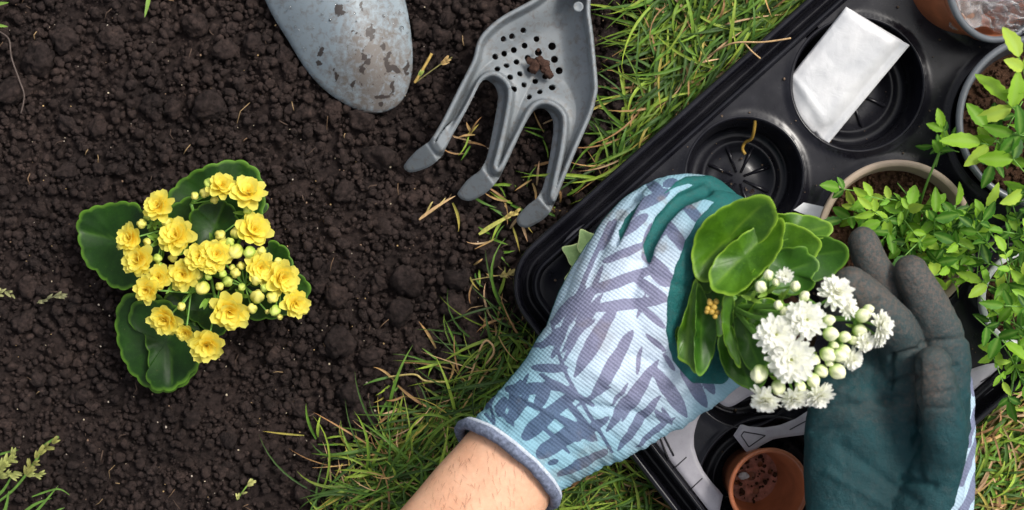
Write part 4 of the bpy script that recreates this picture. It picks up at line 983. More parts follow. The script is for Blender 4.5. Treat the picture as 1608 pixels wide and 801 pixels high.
def bud_mesh(seed, base, tip, lobes=4):
    rr = np.random.default_rng(seed); V, F = ico(3); V = V.copy()
    t = (V[:, 2] + 1) / 2; th = np.arctan2(V[:, 1], V[:, 0])
    g = 1 - 0.30 * (0.5 + 0.5 * np.cos(lobes * th + V[:, 2] * 1.2)) ** 4 * np.clip(t * 1.5, 0, 1)
    V[:, 0] *= g; V[:, 1] *= g; V[:, 2] = V[:, 2] * 1.18 + 0.1 * (t > 0.9)
    mb = MB(); tt = sstep(0.15, 0.85, t)[:, None]; mb.add(V, F, np.array(base) * (1 - tt) + np.array(tip) * tt)
    for k in range(4):                   # calyx
        Vp, Fp = petal(1.25, 0.75, 1.15, 0.35, 0.8, 0.3, 3, 4); a = k * math.pi / 2 + rr.uniform(0, .3); R_ = np.array([[math.cos(a), -math.sin(a), 0], [math.sin(a), math.cos(a), 0], [0, 0, 1]])
        mb.add((Vp + [0.35, 0, -1.25]) @ R_.T, Fp, np.array((0.13, 0.27, 0.05)))
    V, F, C = mb.get(); return mk_mesh('bud', V, F, M_BUD, cols=C)
ybud = [bud_mesh(k, (0.30, 0.42, 0.05), (0.72, 0.66, 0.16)) for k in range(2)] + [bud_mesh(5, (0.22, 0.38, 0.05), (0.50, 0.60, 0.12))]
wbud = [bud_mesh(k + 9, (0.36, 0.56, 0.10), (0.86, 0.88, 0.58)) for k in range(3)]

# yellow kalanchoe
zy = lambda L: [(100 + a[0] * 0.4994, 230 + a[1] * 0.4994, *a[2:]) for a in L]
yk = Thing('kalanchoe_plant', 'yellow-flowered succulent with dark scalloped leaves planted in the soil', 'potted plant', Wp(300, 430, 0))
yk.o['category'] = 'plant'
def leafz(pts, z, **k):
    k.setdefault('scal', 4.2); k.setdefault('per', 26); add_leaf(yk, zy(pts), z, mat=M_LEAFY, **k)
leafz([(38, 250), (50, 210), (90, 190), (130, 182), (185, 175), (240, 185), (300, 260), (320, 330), (290, 420), (215, 445), (170, 448), (130, 425), (100, 395), (65, 370), (50, 320)], 60, cup=12, seed=1, mid=zy([(60, 270), (290, 320)]), sx=0.18, per=24)
leafz([(330, 160), (360, 115), (420, 75), (500, 48), (560, 45), (610, 75), (630, 130), (632, 200), (600, 260), (520, 300), (430, 300), (350, 240)], 50, cup=10, seed=2, mid=zy([(560, 80), (470, 280)]), per=26)
leafz([(300, 260), (330, 200), (380, 165), (470, 150), (600, 130), (600, 200), (560, 300), (480, 340), (380, 330)], 58, cup=8, seed=3, per=30)
leafz([(392, 240), (410, 200), (460, 175), (510, 172), (545, 210), (555, 260), (540, 310), (440, 320), (400, 290)], 84, cup=6, seed=4, mid=zy([(500, 185), (450, 310)]))
leafz([(168, 600), (165, 540), (185, 480), (240, 455), (330, 480), (400, 560), (440, 640), (420, 700), (380, 750), (320, 775), (270, 768), (215, 720), (185, 660)], 45, cup=6, seed=5, mid=zy([(330, 490), (270, 740)]), sy=-0.1)
leafz([(205, 540), (215, 500), (260, 480), (340, 490), (410, 550), (435, 650), (400, 720), (340, 765), (285, 765), (262, 730), (270, 660), (250, 590), (215, 570)], 56, cup=8, seed=6, mid=zy([(330, 500), (340, 740)]), wav=4)
leafz([(630, 330), (650, 298), (690, 310), (715, 345), (718, 385), (690, 420), (600, 440), (560, 400)], 62, cup=8, seed=7)
leafz([(690, 420), (720, 400), (755, 410), (775, 440), (765, 480), (700, 530), (600, 545), (520, 520), (500, 460), (600, 420)], 52, cup=8, seed=8, mid=zy([(750, 430), (560, 480)]))
leafz([(380, 470), (430, 460), (520, 480), (560, 530), (500, 590), (440, 570), (390, 530)], 66, cup=5, seed=9)
leafz([(330, 460), (400, 450), (440, 520), (500, 570), (460, 600), (390, 560), (320, 520)], 58, cup=6, seed=10, mid=zy([(350, 470), (470, 580)]))
leafz([(640, 180), (632, 210), (600, 260), (560, 280), (560, 220), (600, 190)], 56, cup=4, seed=12)
flw = zy([(300, 190, 50), (212, 290, 50), (240, 358, 54), (358, 282, 56), (265, 450, 46), (302, 412, 44), (378, 402, 50), (325, 542, 58), (430, 348, 50), (482, 340, 48), (598, 265, 56), (618, 382, 50), (685, 412, 54), (522, 515, 64), (727, 492, 46), (452, 620, 60), (385, 582, 30), (578, 146, 52), (498, 126, 42), (470, 370, 34)])
stem_mb = MB(); r = np.random.default_rng(77); root = np.array([330.0, 430.0, 12.0])
hubs = [(260, 360, 96), (385, 340, 90), (385, 450, 96), (300, 460, 96), (340, 480, 92), (300, 320, 96), (440, 440, 92)]
for h_ in hubs: add_tube(stem_mb, pix_curve([tuple(root), ((root[0] + h_[0]) / 2, (root[1] + h_[1]) / 2, 62), h_], seg=6), 2.6 * S, 6)
def stalk(mb, x, y, z, hubs, R=1.5):
    h_ = min(hubs, key=lambda q: (q[0] - x) ** 2 + (q[1] - y) ** 2)
    add_tube(mb, pix_curve([h_, ((h_[0] * .4 + x * .6), (h_[1] * .4 + y * .6), h_[2] * .5 + z * .5), (x, y, z)], seg=4), R * S, 5)
for k, (x, y, q) in enumerate(flw):
    rad = q * 0.4994 * 0.93; z = r.uniform(112, 132); c = Vector((x - 325, 420 - y, 0)); 
    ax = Vector((-c.y, c.x, 0)).normalized() if c.length > 1 else Vector((1, 0, 0)); tilt = min(0.75, c.length / 150 * 0.6) + r.normal(0, 0.1)
    R_ = Matrix.Rotation(tilt, 3, ax) @ Matrix.Rotation(r.uniform(0, 6.28), 3, 'Z')
    o = yk.inst('flower', yfl[k % 6], Wp(x, y, z), R_.to_euler(), rad * K(z) * S * r.uniform(1.1, 1.27)); stalk(stem_mb, x, y, z - 4, hubs)
bd = zy([(412, 155, 13), (443, 146, 17), (456, 115, 16), (474, 168, 14), (245, 243, 16), (262, 222, 12), (322, 238, 15), (262, 300, 13), (295, 352, 15), (343, 350, 15), (492, 280, 19), (522, 302, 16), (541, 330, 24), (541, 272, 18), (584, 332, 19), (622, 328, 15), (605, 418, 20), (632, 445, 14), (609, 472, 23), (656, 474, 20), (665, 516, 18), (592, 510, 17), (540, 398, 17), (515, 425, 18), (425, 405, 15), (437, 445, 22), (455, 410, 11), (490, 440, 14), (370, 503, 14), (578, 200, 15), (680, 536, 10), (558, 375, 14), (560, 442, 13), (470, 500, 13), (405, 345, 15), (300, 375, 13), (675, 360, 12), (530, 380, 10), (500, 400, 13), (640, 520, 8)])
for k, (x, y, q) in enumerate(bd):
    rad = q * 0.4994; z = r.uniform(104, 122) + rad * 0.4; a = r.uniform(0, 6.28); tl = r.uniform(0.1, 0.7)
    yk.inst('bud', ybud[k % 3], Wp(x, y, z), Euler((math.cos(a) * tl, math.sin(a) * tl, r.uniform(0, 6))), rad * K(z) * S); stalk(stem_mb, x, y, z - rad, hubs, 1.2)
# tight leafy bracts under the flowers
for k in range(26):
    x, y = 300 + r.normal(0, 60), 400 + r.normal(0, 50)
V, F, _ = stem_mb.get(); yk.part('stem', V, F, M_STEM)
mb = MB()
for x, y in zy([(285, 235), (300, 300), (470, 300), (440, 390), (560, 470), (270, 270), (570, 210), (380, 330), (640, 400), (450, 480), (350, 430)]):
    for k in range(3):
        a = r.uniform(0, 6.28); L = r.uniform(14, 24); add_blade(mb, [(x, y, 96), (x + math.cos(a) * L * .5, y + math.sin(a) * L * .5, 106), (x + math.cos(a) * L, y + math.sin(a) * L, 110)], 7, np.array((0.16, 0.30, 0.04)) * r.uniform(.7, 1.3))
V, F, C = mb.get(); yk.part('bract', V, F, M_GRASS, cols=C)

# ------------------------------------------------------------------ white kalanchoe in the hands
zw_ = lambda L: [(1030 + a[0] * 0.4994, 270 + a[1] * 0.4994, *a[2:]) for a in L]
wk = Thing('kalanchoe_plant', 'white-flowered succulent with bright green leaves held between the two gloves', 'plant', Wp(1150, 490, 150))
def LW(pts, z, m=M_LEAFW, mid=None, **k):
    k['cup'] = k.get('cup', 8) * 1.7; k['wav'] = k.get('wav', 3) * 1.6; k['dent'] = 1.5; add_leaf(wk, zw_(pts), z, mat=m, mid=zw_(mid) if mid else None, **k)
LW([(330, 150), (400, 130), (480, 135), (545, 160), (550, 195), (500, 215), (400, 260), (320, 260)], 290, M_LEAFW, cup=6, seed=21, per=30, sy=0.3, mid=[(330, 220), (530, 175)])
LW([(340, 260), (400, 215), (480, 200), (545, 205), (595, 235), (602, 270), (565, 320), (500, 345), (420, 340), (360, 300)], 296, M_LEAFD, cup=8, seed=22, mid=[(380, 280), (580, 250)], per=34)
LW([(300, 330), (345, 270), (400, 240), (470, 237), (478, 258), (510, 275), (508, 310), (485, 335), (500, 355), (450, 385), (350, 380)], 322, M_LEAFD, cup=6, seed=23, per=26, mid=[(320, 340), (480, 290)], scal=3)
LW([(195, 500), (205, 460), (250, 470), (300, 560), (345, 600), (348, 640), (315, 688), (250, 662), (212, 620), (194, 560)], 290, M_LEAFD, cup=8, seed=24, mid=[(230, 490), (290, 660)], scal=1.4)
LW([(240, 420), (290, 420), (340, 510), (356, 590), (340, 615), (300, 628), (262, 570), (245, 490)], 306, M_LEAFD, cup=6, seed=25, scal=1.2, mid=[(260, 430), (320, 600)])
LW([(113, 260), (128, 180), (178, 128), (258, 88), (330, 74), (356, 95), (375, 150), (340, 215), (270, 280), (200, 335), (140, 345), (120, 312)], 350, cup=14, seed=26, sx=-0.1, sy=-0.35, per=30, mid=[(150, 290), (320, 110)], wav=5)
LW([(330, 78), (345, 90), (357, 78), (355, 100), (335, 125), (318, 110)], 366, cup=2, seed=27, scal=0.5, th=5)
LW([(118, 320), (128, 265), (200, 200), (240, 230), (200, 300), (180, 370), (150, 380)], 320, M_LEAFD, cup=4, seed=39, scal=1)
LW([(166, 357), (170, 303), (220, 238), (300, 180), (380, 147), (405, 150), (402, 190), (385, 245), (345, 300), (290, 350), (240, 385), (190, 380)], 362, cup=12, seed=28, sx=0.15, sy=0.35, per=28, mid=[(190, 350), (385, 165)], wav=4)
LW([(252, 387), (272, 350), (305, 310), (350, 274), (364, 280), (345, 315), (310, 350), (275, 385)], 374, cup=4, seed=29, scal=1, th=8)
LW([(68, 565), (72, 500), (98, 420), (118, 345), (132, 350), (128, 480), (137, 600), (122, 632), (98, 605), (70, 588)], 338, cup=6, seed=30, sx=0.5, scal=1.2, th=8, mid=[(110, 400), (95, 590)])
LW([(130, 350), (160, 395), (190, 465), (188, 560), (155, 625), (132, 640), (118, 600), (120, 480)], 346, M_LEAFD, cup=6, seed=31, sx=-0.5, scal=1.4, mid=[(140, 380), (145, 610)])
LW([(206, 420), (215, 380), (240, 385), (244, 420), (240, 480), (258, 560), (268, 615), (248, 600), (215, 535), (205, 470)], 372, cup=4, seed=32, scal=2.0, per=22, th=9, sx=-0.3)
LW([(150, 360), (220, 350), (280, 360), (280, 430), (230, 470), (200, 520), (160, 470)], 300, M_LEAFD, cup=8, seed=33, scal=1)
LW([(285, 470), (300, 420), (340, 395), (380, 410), (365, 460), (305, 497)], 334, cup=4, seed=34, scal=1)
LW([(60, 500), (72, 488), (70, 540), (62, 530)], 326, cup=2, seed=35, scal=.3)
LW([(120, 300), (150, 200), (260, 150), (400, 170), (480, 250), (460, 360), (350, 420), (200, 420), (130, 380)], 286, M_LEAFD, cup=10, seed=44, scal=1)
LW([(300, 190), (400, 160), (470, 180), (520, 230), (470, 300), (380, 320), (300, 290)], 308, M_LEAFW, cup=8, seed=45, scal=1.5, per=32)
# stems and clusters
stem_mb = MB(); r = np.random.default_rng(55); root = (1150, 482, 305)
WH = [(1205, 455, 375), (1225, 500, 388), (1285, 480, 395), (1310, 520, 395), (1240, 560, 388), (1340, 500, 392), (1235, 585, 385), (1190, 460, 365)]
for h_ in WH: add_tube(stem_mb, pix_curve([root, ((root[0] + h_[0]) / 2 + r.normal(0, 5), (root[1] + h_[1]) / 2 + r.normal(0, 5), 362), h_], seg=7), 3.6 * S, 8)
add_tube(stem_mb, pix_curve([(1150, 470, 310), (1152, 480, 240), (1155, 490, 180)], seg=6), 7 * S, 10)
wf = zw_([(375, 510, 66, 0), (468, 465, 66, .1), (425, 592, 76, .15), (565, 385, 62, .7), (704, 485, 52, 1.0), (345, 712, 52, .9), (435, 708, 46, .9), (512, 698, 48, .8), (405, 325, 28, .3), (615, 588, 38, .5), (655, 535, 36, .6), (600, 425, 38, .8), (700, 520, 34, 1.0)])
DIRS = {3: (0.3, 1), 4: (1, 0.1), 5: (-0.3, -1), 6: (0.1, -1), 7: (0.5, -1), 9: (1, -.6), 10: (1, -.2), 11: (1, 0.5), 12: (1, -.4)}
for k, (x, y, q, tl) in enumerate(wf):
    rad = q * 0.4994; z = 418 if k < 3 else r.uniform(398, 412)
    d = DIRS.get(k, (r.normal(), r.normal())); ax = Vector((-d[1], d[0], 0)).normalized()
    R_ = Matrix.Rotation(tl, 3, ax) @ Matrix.Rotation(r.uniform(0, 6.28), 3, 'Z')
    wk.inst('flower', wfl[k % 5], Wp(x, y, z), R_.to_euler(), rad * K(z) * S * 1.06); stalk(stem_mb, x, y, z - 5, WH, 2)
wb = zw_([(354, 325, 19), (378, 347, 16), (438, 360, 19), (467, 392, 21), (385, 420, 19), (543, 467, 20), (549, 510, 26), (593, 519, 22), (650, 452, 25), (668, 432, 18), (541, 574, 26), (577, 578, 24), (570, 627, 27), (325, 635, 29), (385, 677, 27), (494, 655, 27), (520, 625, 22), (330, 362, 22), (500, 590, 20), (640, 500, 22), (590, 560, 22), (620, 530, 18), (560, 545, 16), (405, 440, 18), (455, 675, 22), (545, 600, 14)])
for k, (x, y, q) in enumerate(wb):
    rad = q * 0.4994 * r.uniform(0.8, 0.98); z = r.uniform(398, 414); h_ = np.array([x - 1240, 520 - y]); tl = 0.75; ax = Vector((-h_[1], h_[0], 0)).normalized()
    R_ = Matrix.Rotation(tl, 3, ax) @ Matrix.Rotation(r.uniform(0, 6.28), 3, 'Z')
    wk.inst('bud', wbud[k % 3], Wp(x, y, z), R_.to_euler(), rad * K(z) * S); stalk(stem_mb, x - h_[0] / 60 * rad * .3, y, z - rad, WH, 1.8)
V, F, _ = stem_mb.get(); wk.part('stem', V, F, M_STEM)
mb = MB()
for (x, y, q) in zw_([(170, 412, 11), (190, 408, 11), (182, 425, 12), (163, 430, 10), (175, 440, 11), (193, 442, 11), (160, 440, 9), (186, 455, 9), (168, 405, 8)]):
    mb.add(v3 * q * .38 * S + Wp(x, y, 372 + r.uniform(-4, 5)), f3, np.array((0.50, 0.33, 0.06)) * r.uniform(.8, 1.2))
V, F, C = mb.get(); wk.part('dried_buds', V, F, M_BUD, cols=C)
mb = MB(); 
for x, y in [(1205, 460), (1225, 470), (1285, 490), (1300, 530), (1320, 530), (1270, 560), (1240, 570), (1345, 515), (1225, 600), (1280, 590), (1180, 470)]:
    for k in range(4):
        a = r.uniform(0, 6.28); L = r.uniform(12, 24); add_blade(mb, [(x, y, 378), (x + math.cos(a) * L * .5, y + math.sin(a) * L * .5, 386), (x + math.cos(a) * L, y + math.sin(a) * L, 388)], 7, np.array((0.26, 0.44, 0.06)) * r.uniform(.7, 1.2))
V, F, C = mb.get(); wk.part('bract', V, F, M_GRASS, cols=C)
V = lumpy(v4, 88, 0.12, (1.2, 2.6, 6, 11)) * np.array([66, 66, 62]) * S + Wp(1200, 515, 205); wk.part('root_ball', V, f4, M_POTSOIL)

# ------------------------------------------------------------------ pale succulent in the corner well
ec = Thing('pale_succulent', 'pale green rosette with pointed leaves in the corner well behind the printed glove', 'plant', Wp(938, 415, 20))
V, F = pot_meshes(70, 56, 60, 4, 8); ec.part('pot_wall', V + Wp(945, 420, 18), F, M_BLACKPOT)
V = lumpy(v3, 4, .1) * [60 * S, 60 * S, 14 * S] + Wp(945, 420, 62); ec.part('potting_soil', V, f3, M_POTSOIL)
for k, (a, L, w, z) in enumerate([(205, 62, 40, 92), (240, 60, 40, 98), (160, 56, 38, 88), (275, 58, 38, 94), (120, 56, 38, 88), (310, 52, 34, 96), (60, 50, 34, 94), (10, 48, 32, 96), (225, 34, 26, 112), (300, 32, 24, 114), (150, 32, 24, 112), (80, 30, 24, 114), (5, 30, 22, 112)]):
    a = math.radians(a); d = np.array([math.cos(a), math.sin(a)]); nn_ = np.array([-d[1], d[0]]); c0 = np.array([945, 418.0])
    pts = [c0 + d * L * t + nn_ * w * .5 * s for t, s in [(0, -.3), (.35, -.75), (.7, -1), (.92, -.5), (1.12, 0), (.92, .5), (.7, 1), (.35, .75), (0, .3)]]
    add_leaf(ec, pts, z, sx=-d[0] * .1, sy=-d[1] * .1, cup=8, th=9, scal=0.2, seed=60 + k, mat=M_ECHEV, wav=0)

# ------------------------------------------------------------------ leafy bushes on the right
def rose_leaf(seed, serr=0.06, w=0.44):
    rr = np.random.default_rng(seed); n = 11; V = []; vein = []
    for j in range(n):
        t = j / (n - 1); wd = w * 0.5 * (math.sin(math.pi * t ** 0.82) ** 0.75) + (0.004 if j in (0, n - 1) else 0)
        wd *= 1 + (serr if j % 2 else -serr)
        bz = -0.18 * t * t + 0.10 * t
        for s in (-1, -0.5, 0, 0.5, 1): V.append((t, s * wd, bz + abs(s) * wd * 0.35 + 0.012 * math.sin(t * 14) * abs(s))); vein.append(1.0 if s == 0 else 0.0)
    I = np.arange(n * 5).reshape(n, 5); F = np.stack([I[:-1, :-1], I[1:, :-1], I[1:, 1:], I[:-1, 1:]], -1).reshape(-1, 4)
    return np.array(V), F, vein
RL = []
for k in range(4):
    V, F, ve = rose_leaf(k, 0.07, (0.42, 0.48, 0.52, 0.38)[k]); RL.append((mk_mesh('leaf', V, F, M_ROSE, attrs={'vein': ve}), mk_mesh('leaf', V, F, M_ROSEY, attrs={'vein': ve})))
def bush(label, base, poly, nspr, seed, zr, young=0.3, hand=(), size=(27, 44)):
    T = Thing('leafy_bush', label, 'plant', base); rr = np.random.default_rng(seed); mb = MB(); cnt = 0
    poly = np.array(poly, float); lo, hi = poly.min(0), poly.max(0); sprigs = list(hand); bx, by = poly.mean(0); tries = 0
    bp = (base[0] / S / K(base[2] / S) + CX, CY - base[1] / S / K(base[2] / S))
    placed = []
    while len(sprigs) < nspr + len(hand) and tries < 6000:
        tries += 1; x, y = rr.uniform(lo[0], hi[0]), rr.uniform(lo[1], hi[1])
        if poly_sd(np.array([[x, y]]), poly)[0] > -4: continue
        if any((x - a) ** 2 + (y - b) ** 2 < (19 if tries < 2500 else 14) ** 2 for a, b in placed): continue
        placed.append((x, y))
        a = math.atan2(y - bp[1], x - bp[0]) + rr.normal(0, 0.8); sprigs.append((x, y, rr.uniform(*zr), a, rr.uniform(*size), rr.random() < young))
    for (x, y, z, a, L, yg) in sprigs:
        d = np.array([math.cos(a), math.sin(a)]); nl = 5 if rr.random() < .6 else 3; sl_ = L * (1.25 if nl == 5 else .7)
        e = np.array([x, y]); s0 = e - d * sl_ * 1.3
        zz0 = z - 22; add_tube(mb, pix_curve([(s0[0], s0[1], zz0), (e[0] - d[0] * sl_ * .6, e[1] - d[1] * sl_ * .6, z - 5), (e[0], e[1], z)], seg=4), 0.9 * S, 5)
        lf = [(e, a, L)]
        for m in range((nl - 1) // 2):
            p = e - d * sl_ * (0.28 + 0.52 * m)
            for sg in (-1, 1): lf.append((p, a + sg * rr.uniform(0.75, 1.15), L * (0.85 - 0.12 * m)))
        for p, aa, LL in lf:
            if cnt >= 300: break
            zc_ = z + rr.uniform(-4, 3)
            me = RL[rr.integers(0, 4)][1 if yg else 0]
            T.inst('leaf', me, Wp(p[0], p[1], zc_), Euler((rr.normal(0, .5), rr.normal(-0.02, .4), -aa + rr.normal(0, .1))), LL * K(zc_) * S * rr.uniform(0.72, 1.18)); cnt += 1
    # main canes
    for k in range(7):
        q = sprigs[(k * 7) % len(sprigs)]; add_tube(mb, pix_curve([(bp[0] + rr.normal(0, 8), bp[1] + rr.normal(0, 8), 100), ((bp[0] + q[0]) / 2 + rr.normal(0, 12), (bp[1] + q[1]) / 2 + rr.normal(0, 12), 100 + (q[2] - 100) * .6), (q[0], q[1], q[2] - 18)], seg=6), 1.9 * S, 6)
    V, F, _ = mb.get(); T.part('stem', V, F, M_STEM); return T, cnt
bush('bush of small bright green leaves growing in the beige pot', Wp(1430, 370, 100), [(1335, 305), (1370, 300), (1430, 318), (1500, 315), (1540, 340), (1530, 400), (1500, 450), (1440, 430), (1400, 390), (1360, 360), (1335, 340)], 50, 5, (135, 215), 0.35,
     hand=[(1478, 232, 250, -1.3, 34, False), (1480, 200, 255, -1.9, 30, False), (1318, 296, 180, 3.3, 34, False), (1322, 345, 165, 2.9, 40, False), (1500, 215, 240, -0.3, 24, False), (1465, 228, 245, 3.4, 26, False)])
bush('leafy green plant with larger leaves in the grey-rimmed black pot', Wp(1640, 200, 125), [(1575, 100), (1608, 60), (1680, 60), (1690, 330), (1600, 330), (1550, 290), (1545, 230), (1590, 190)], 15, 6, (190, 300), 0.35,
     hand=[(1580, 160, 300, 3.9, 62, True), (1548, 200, 290, 4.0, 66, False), (1540, 225, 280, 3.3, 58, True), (1600, 90, 310, 4.4, 56, True), (1590, 210, 300, 3.3, 60, False)], size=(28, 42))
bush('dense bush of green leaves spilling down the right edge beside the dirty glove', Wp(1590, 450, 120), [(1520, 310), (1600, 290), (1690, 300), (1690, 600), (1620, 630), (1570, 590), (1548, 540), (1535, 470), (1500, 430), (1490, 370)], 72, 8, (150, 260), 0.25, hand=[(1585, 630, 190, 1.4, 30, False), (1575, 600, 200, 1.2, 34, True)])

# ------------------------------------------------------------------ the person: forearm and two gloves
sv, sf_ = ico(4)
def balls(chains, rs=1.0):
    """chains: list of (points (px,py,z,r), flatten) -> many spheres, world metres"""
    mb = MB()
    for pts, fz in chains:
        C = catmull(np.array(pts, float), 10)
        L = np.r_[0, np.cumsum(np.linalg.norm(np.diff(C[:, :3], axis=0), axis=1))]; n = max(2, int(L[-1] / (C[:, 3].min() * 0.16)))
        Cc = np.stack([np.interp(np.linspace(0, L[-1], n), L, C[:, i]) for i in range(4)], 1)
        for x, y, z, q in Cc:
            R_ = q * K(z) * S * rs; mb.add(sv * [R_, R_, R_ * fz] + Wp(x, y, z), sf_)
    V, F, _ = mb.get(); return V, F
def remeshed(V, F, vox, smooth=6, fac=0.5):
    me = mk_mesh('tmp', V, F); o = bpy.data.objects.new('tmp', me); col.objects.link(o)
    m = o.modifiers.new('r', 'REMESH'); m.mode = 'VOXEL'; m.voxel_size = vox * S
    m = o.modifiers.new('s', 'SMOOTH'); m.iterations = smooth; m.factor = fac
    dg = bpy.context.evaluated_depsgraph_get(); ev = o.evaluated_get(dg); em = ev.to_mesh()
    n = len(em.vertices); co = np.empty(n * 3, np.float32); em.vertices.foreach_get('co', co); co = co.reshape(-1, 3).astype(float)
    nr = np.empty(n * 3, np.float32); em.vertices.foreach_get('normal', nr); nr = nr.reshape(-1, 3)
    em.calc_loop_triangles(); T = np.empty(len(em.loop_triangles) * 3, np.int32); em.loop_triangles.foreach_get('vertices', T); T = T.reshape(-1, 3)
    ev.to_mesh_clear(); bpy.data.objects.remove(o); bpy.data.meshes.remove(me)
    return co, T, nr
def to_px(V):
    z = V[:, 2] / S; k = K(z); return np.stack([V[:, 0] / S / k + CX, CY - V[:, 1] / S / k], 1)
def cut(V, T, sd, attrs):
    """part of a triangle mesh where sd < 0, cut exactly along the contour"""
    s = sd[T]; full = (s < 0).all(1); mix_ = (s < 0).any(1) & ~full
    tris = [tuple(t) for t in T[full]]; Vn = list(V); An = {k: list(v) for k, v in attrs.items()}; sn = list(sd); cache = {}
    def mid(a, b):
        k = (min(a, b), max(a, b))
        if k not in cache:
            t = sd[a] / (sd[a] - sd[b]); cache[k] = len(Vn); Vn.append(V[a] * (1 - t) + V[b] * t); sn.append(0.0)
            for q in An: An[q].append(attrs[q][a] * (1 - t) + attrs[q][b] * t)
        return cache[k]
    for t in T[mix_]:
        i = [int(v) for v in t]; ins = [sd[v] < 0 for v in i]
        if sum(ins) == 1:
            k = ins.index(True); a, b, c = i[k], i[(k + 1) % 3], i[(k + 2) % 3]; tris.append((a, mid(a, b), mid(a, c)))
        else:
            k = ins.index(False); a, b, c = i[k], i[(k + 1) % 3], i[(k + 2) % 3]; x, y = mid(a, b), mid(a, c); tris += [(x, b, c), (x, c, y)]
    tris = np.array(tris); Vn = np.array(Vn); used = np.unique(tris); m = np.full(len(Vn), -1); m[used] = np.arange(len(used))
    return Vn[used], m[tris], np.array(sn)[used], {k: np.array(v)[used] for k, v in An.items()}

pe = Thing('person', 'bare forearm and two garden gloves of a person holding the white-flowered plant', 'person', Wp(900, 700, 200))
# bare forearm (and the other one, below the frame)
ch = [([(838, 684, 262, 66), (806, 722, 262, 78), (788, 748, 262, 86), (745, 808, 266, 94), (690, 890, 275, 106), (600, 1020, 300, 124), (500, 1180, 330, 136)], 0.8),
      ([(1400, 900, 250, 78), (1400, 980, 262, 88), (1390, 1080, 280, 104), (1370, 1260, 310, 124)], 0.8)]
for c_ in ch[::-1]:
    V, F = balls([c_]); V, T, N = remeshed(V, F, 6, 5)
    P = to_px(V); V = V + N * (fbm(P[:, 0] / 60, P[:, 1] / 60, 2, 5)[:, None] - .5) * 4 * S
    pe.part('forearm', V, T, M_SKIN)
mb = MB(); r = np.random.default_rng(91)                          # fine arm hair
cand = r.choice(len(V), 6000); k = 0
for i in cand:
    if N[i, 2] < 0.15 or P[i, 1] > 830 or P[i, 1] < 690 or P[i, 0] > 1000: continue
    d = np.array([0.25 + r.normal(0, .3), -0.9 + r.normal(0, .3), 0.15]); d = d - N[i] * (d @ N[i]); d /= np.linalg.norm(d); L = r.uniform(9, 17) * S
    p0 = V[i]; s_ = np.cross(d, N[i]) * 0.22 * S; c_ = (0.30, 0.16, 0.10)
    q = [p0 - s_, p0 + s_, p0 + d * L * .5 + N[i] * L * .14 + s_ * .7, p0 + d * L * .5 + N[i] * L * .14 - s_ * .7, p0 + d * L + N[i] * L * .16]
    n0 = mb.n; mb.add(np.array(q), np.array([[0, 1, 2, 3]]), np.array(c_)); mb.T.append(np.array([[n0 + 3, n0 + 2, n0 + 4]])); k += 1
    if k > 240: break
V, F, C = mb.get(); set_props(pe.part('arm_hair', V, F, M_STRAW, cols=C), kind='stuff')

# --- printed glove (back of the left hand)
ch = [([(775, 752, 262, 90), (800, 728, 262, 90), (838, 685, 264, 86), (888, 622, 268, 84), (935, 560, 274, 92), (970, 510, 278, 92)], 0.78),
      ([(905, 655, 252, 80), (980, 610, 255, 82), (1030, 545, 262, 88), (1030, 490, 270, 76)], 0.75),
      ([(870, 700, 246, 68), (950, 665, 246, 62), (1030, 632, 246, 56), (1095, 600, 240, 48), (1150, 565, 228, 40), (1200, 540, 210, 34)], 0.85),   # thumb
      ([(1015, 500, 288, 60), (1038, 440, 302, 50), (1066, 385, 306, 46), (1105, 345, 290, 42), (1150, 345, 250, 38), (1175, 385, 212, 34), (1190, 420, 190, 30)], 1.0),  # index
      ([(965, 480, 286, 58), (985, 420, 292, 48), (1012, 362, 288, 42), (1048, 322, 268, 40), (1098, 312, 238, 38), (1145, 345, 200, 34), (1160, 385, 180, 28)], 1.0),   # middle
      ([(935, 490, 276, 52), (950, 430, 274, 42), (972, 376, 262, 36), (1002, 336, 244, 34), (1050, 312, 212, 32), (1095, 330, 180, 30), (1110, 370, 165, 26)], 1.0),   # ring
      ([(905, 520, 262, 48), (922, 460, 254, 38), (946, 408, 238, 32), (976, 368, 216, 28), (1015, 345, 190, 26), (1050, 350, 170, 24)], 1.0)]  # little
V, F = balls(ch); V, T, N = remeshed(V, F, 2.6, 5)
P = to_px(V)
ua_, va_ = P[:, 0] * .62 - P[:, 1] * .78, P[:, 0] * .78 + P[:, 1] * .62
fold = (fbm(P[:, 0] / 40, P[:, 1] / 40, 3, 15) - .5) * 5 + (fbm(ua_ / 16, va_ / 60, 3, 16) - .5) * 10 * sstep(560, 660, P[:, 1]) + (fbm(ua_ / 60, va_ / 18, 2, 17) - .5) * 2.5
for (x0, y0, x1, y1, w, a) in [(905, 632, 1010, 650, 7, -3), (1000, 560, 1080, 590, 8, -3), (890, 560, 960, 600, 9, 2), (1020, 430, 1075, 452, 7, -2.5), (1050, 360, 1095, 385, 6, -2), (940, 640, 1060, 668, 6, -2.5), (985, 405, 1010, 412, 5, -2), (860, 600, 900, 620, 8, 2)]:
    d, _ = seg_dist(P, np.array([x0, y0.__float__()]), np.array([x1, float(y1)])); fold += a * np.exp(-(d / w) ** 2)
fold += 2.2 * np.exp(-(band_sd(P, [(786, 618, 0), (815, 622, 0), (850, 640, 0), (885, 665, 0), (912, 695, 0), (930, 722, 0)]) / 2.6) ** 2); fold += -10 * np.exp(-(np.maximum(band_sd(P, [(1014, 410, 0.5), (1018, 385, 3), (1038, 345, 4), (1070, 312, 5), (1108, 297, 6)]), 0) / 5) ** 2) - 8 * np.exp(-(np.maximum(band_sd(P, [(966, 380, 0.5), (985, 342, 1), (1003, 308, .5)]), 0) / 4) ** 2)
V = V + N * (fold * S)[:, None]
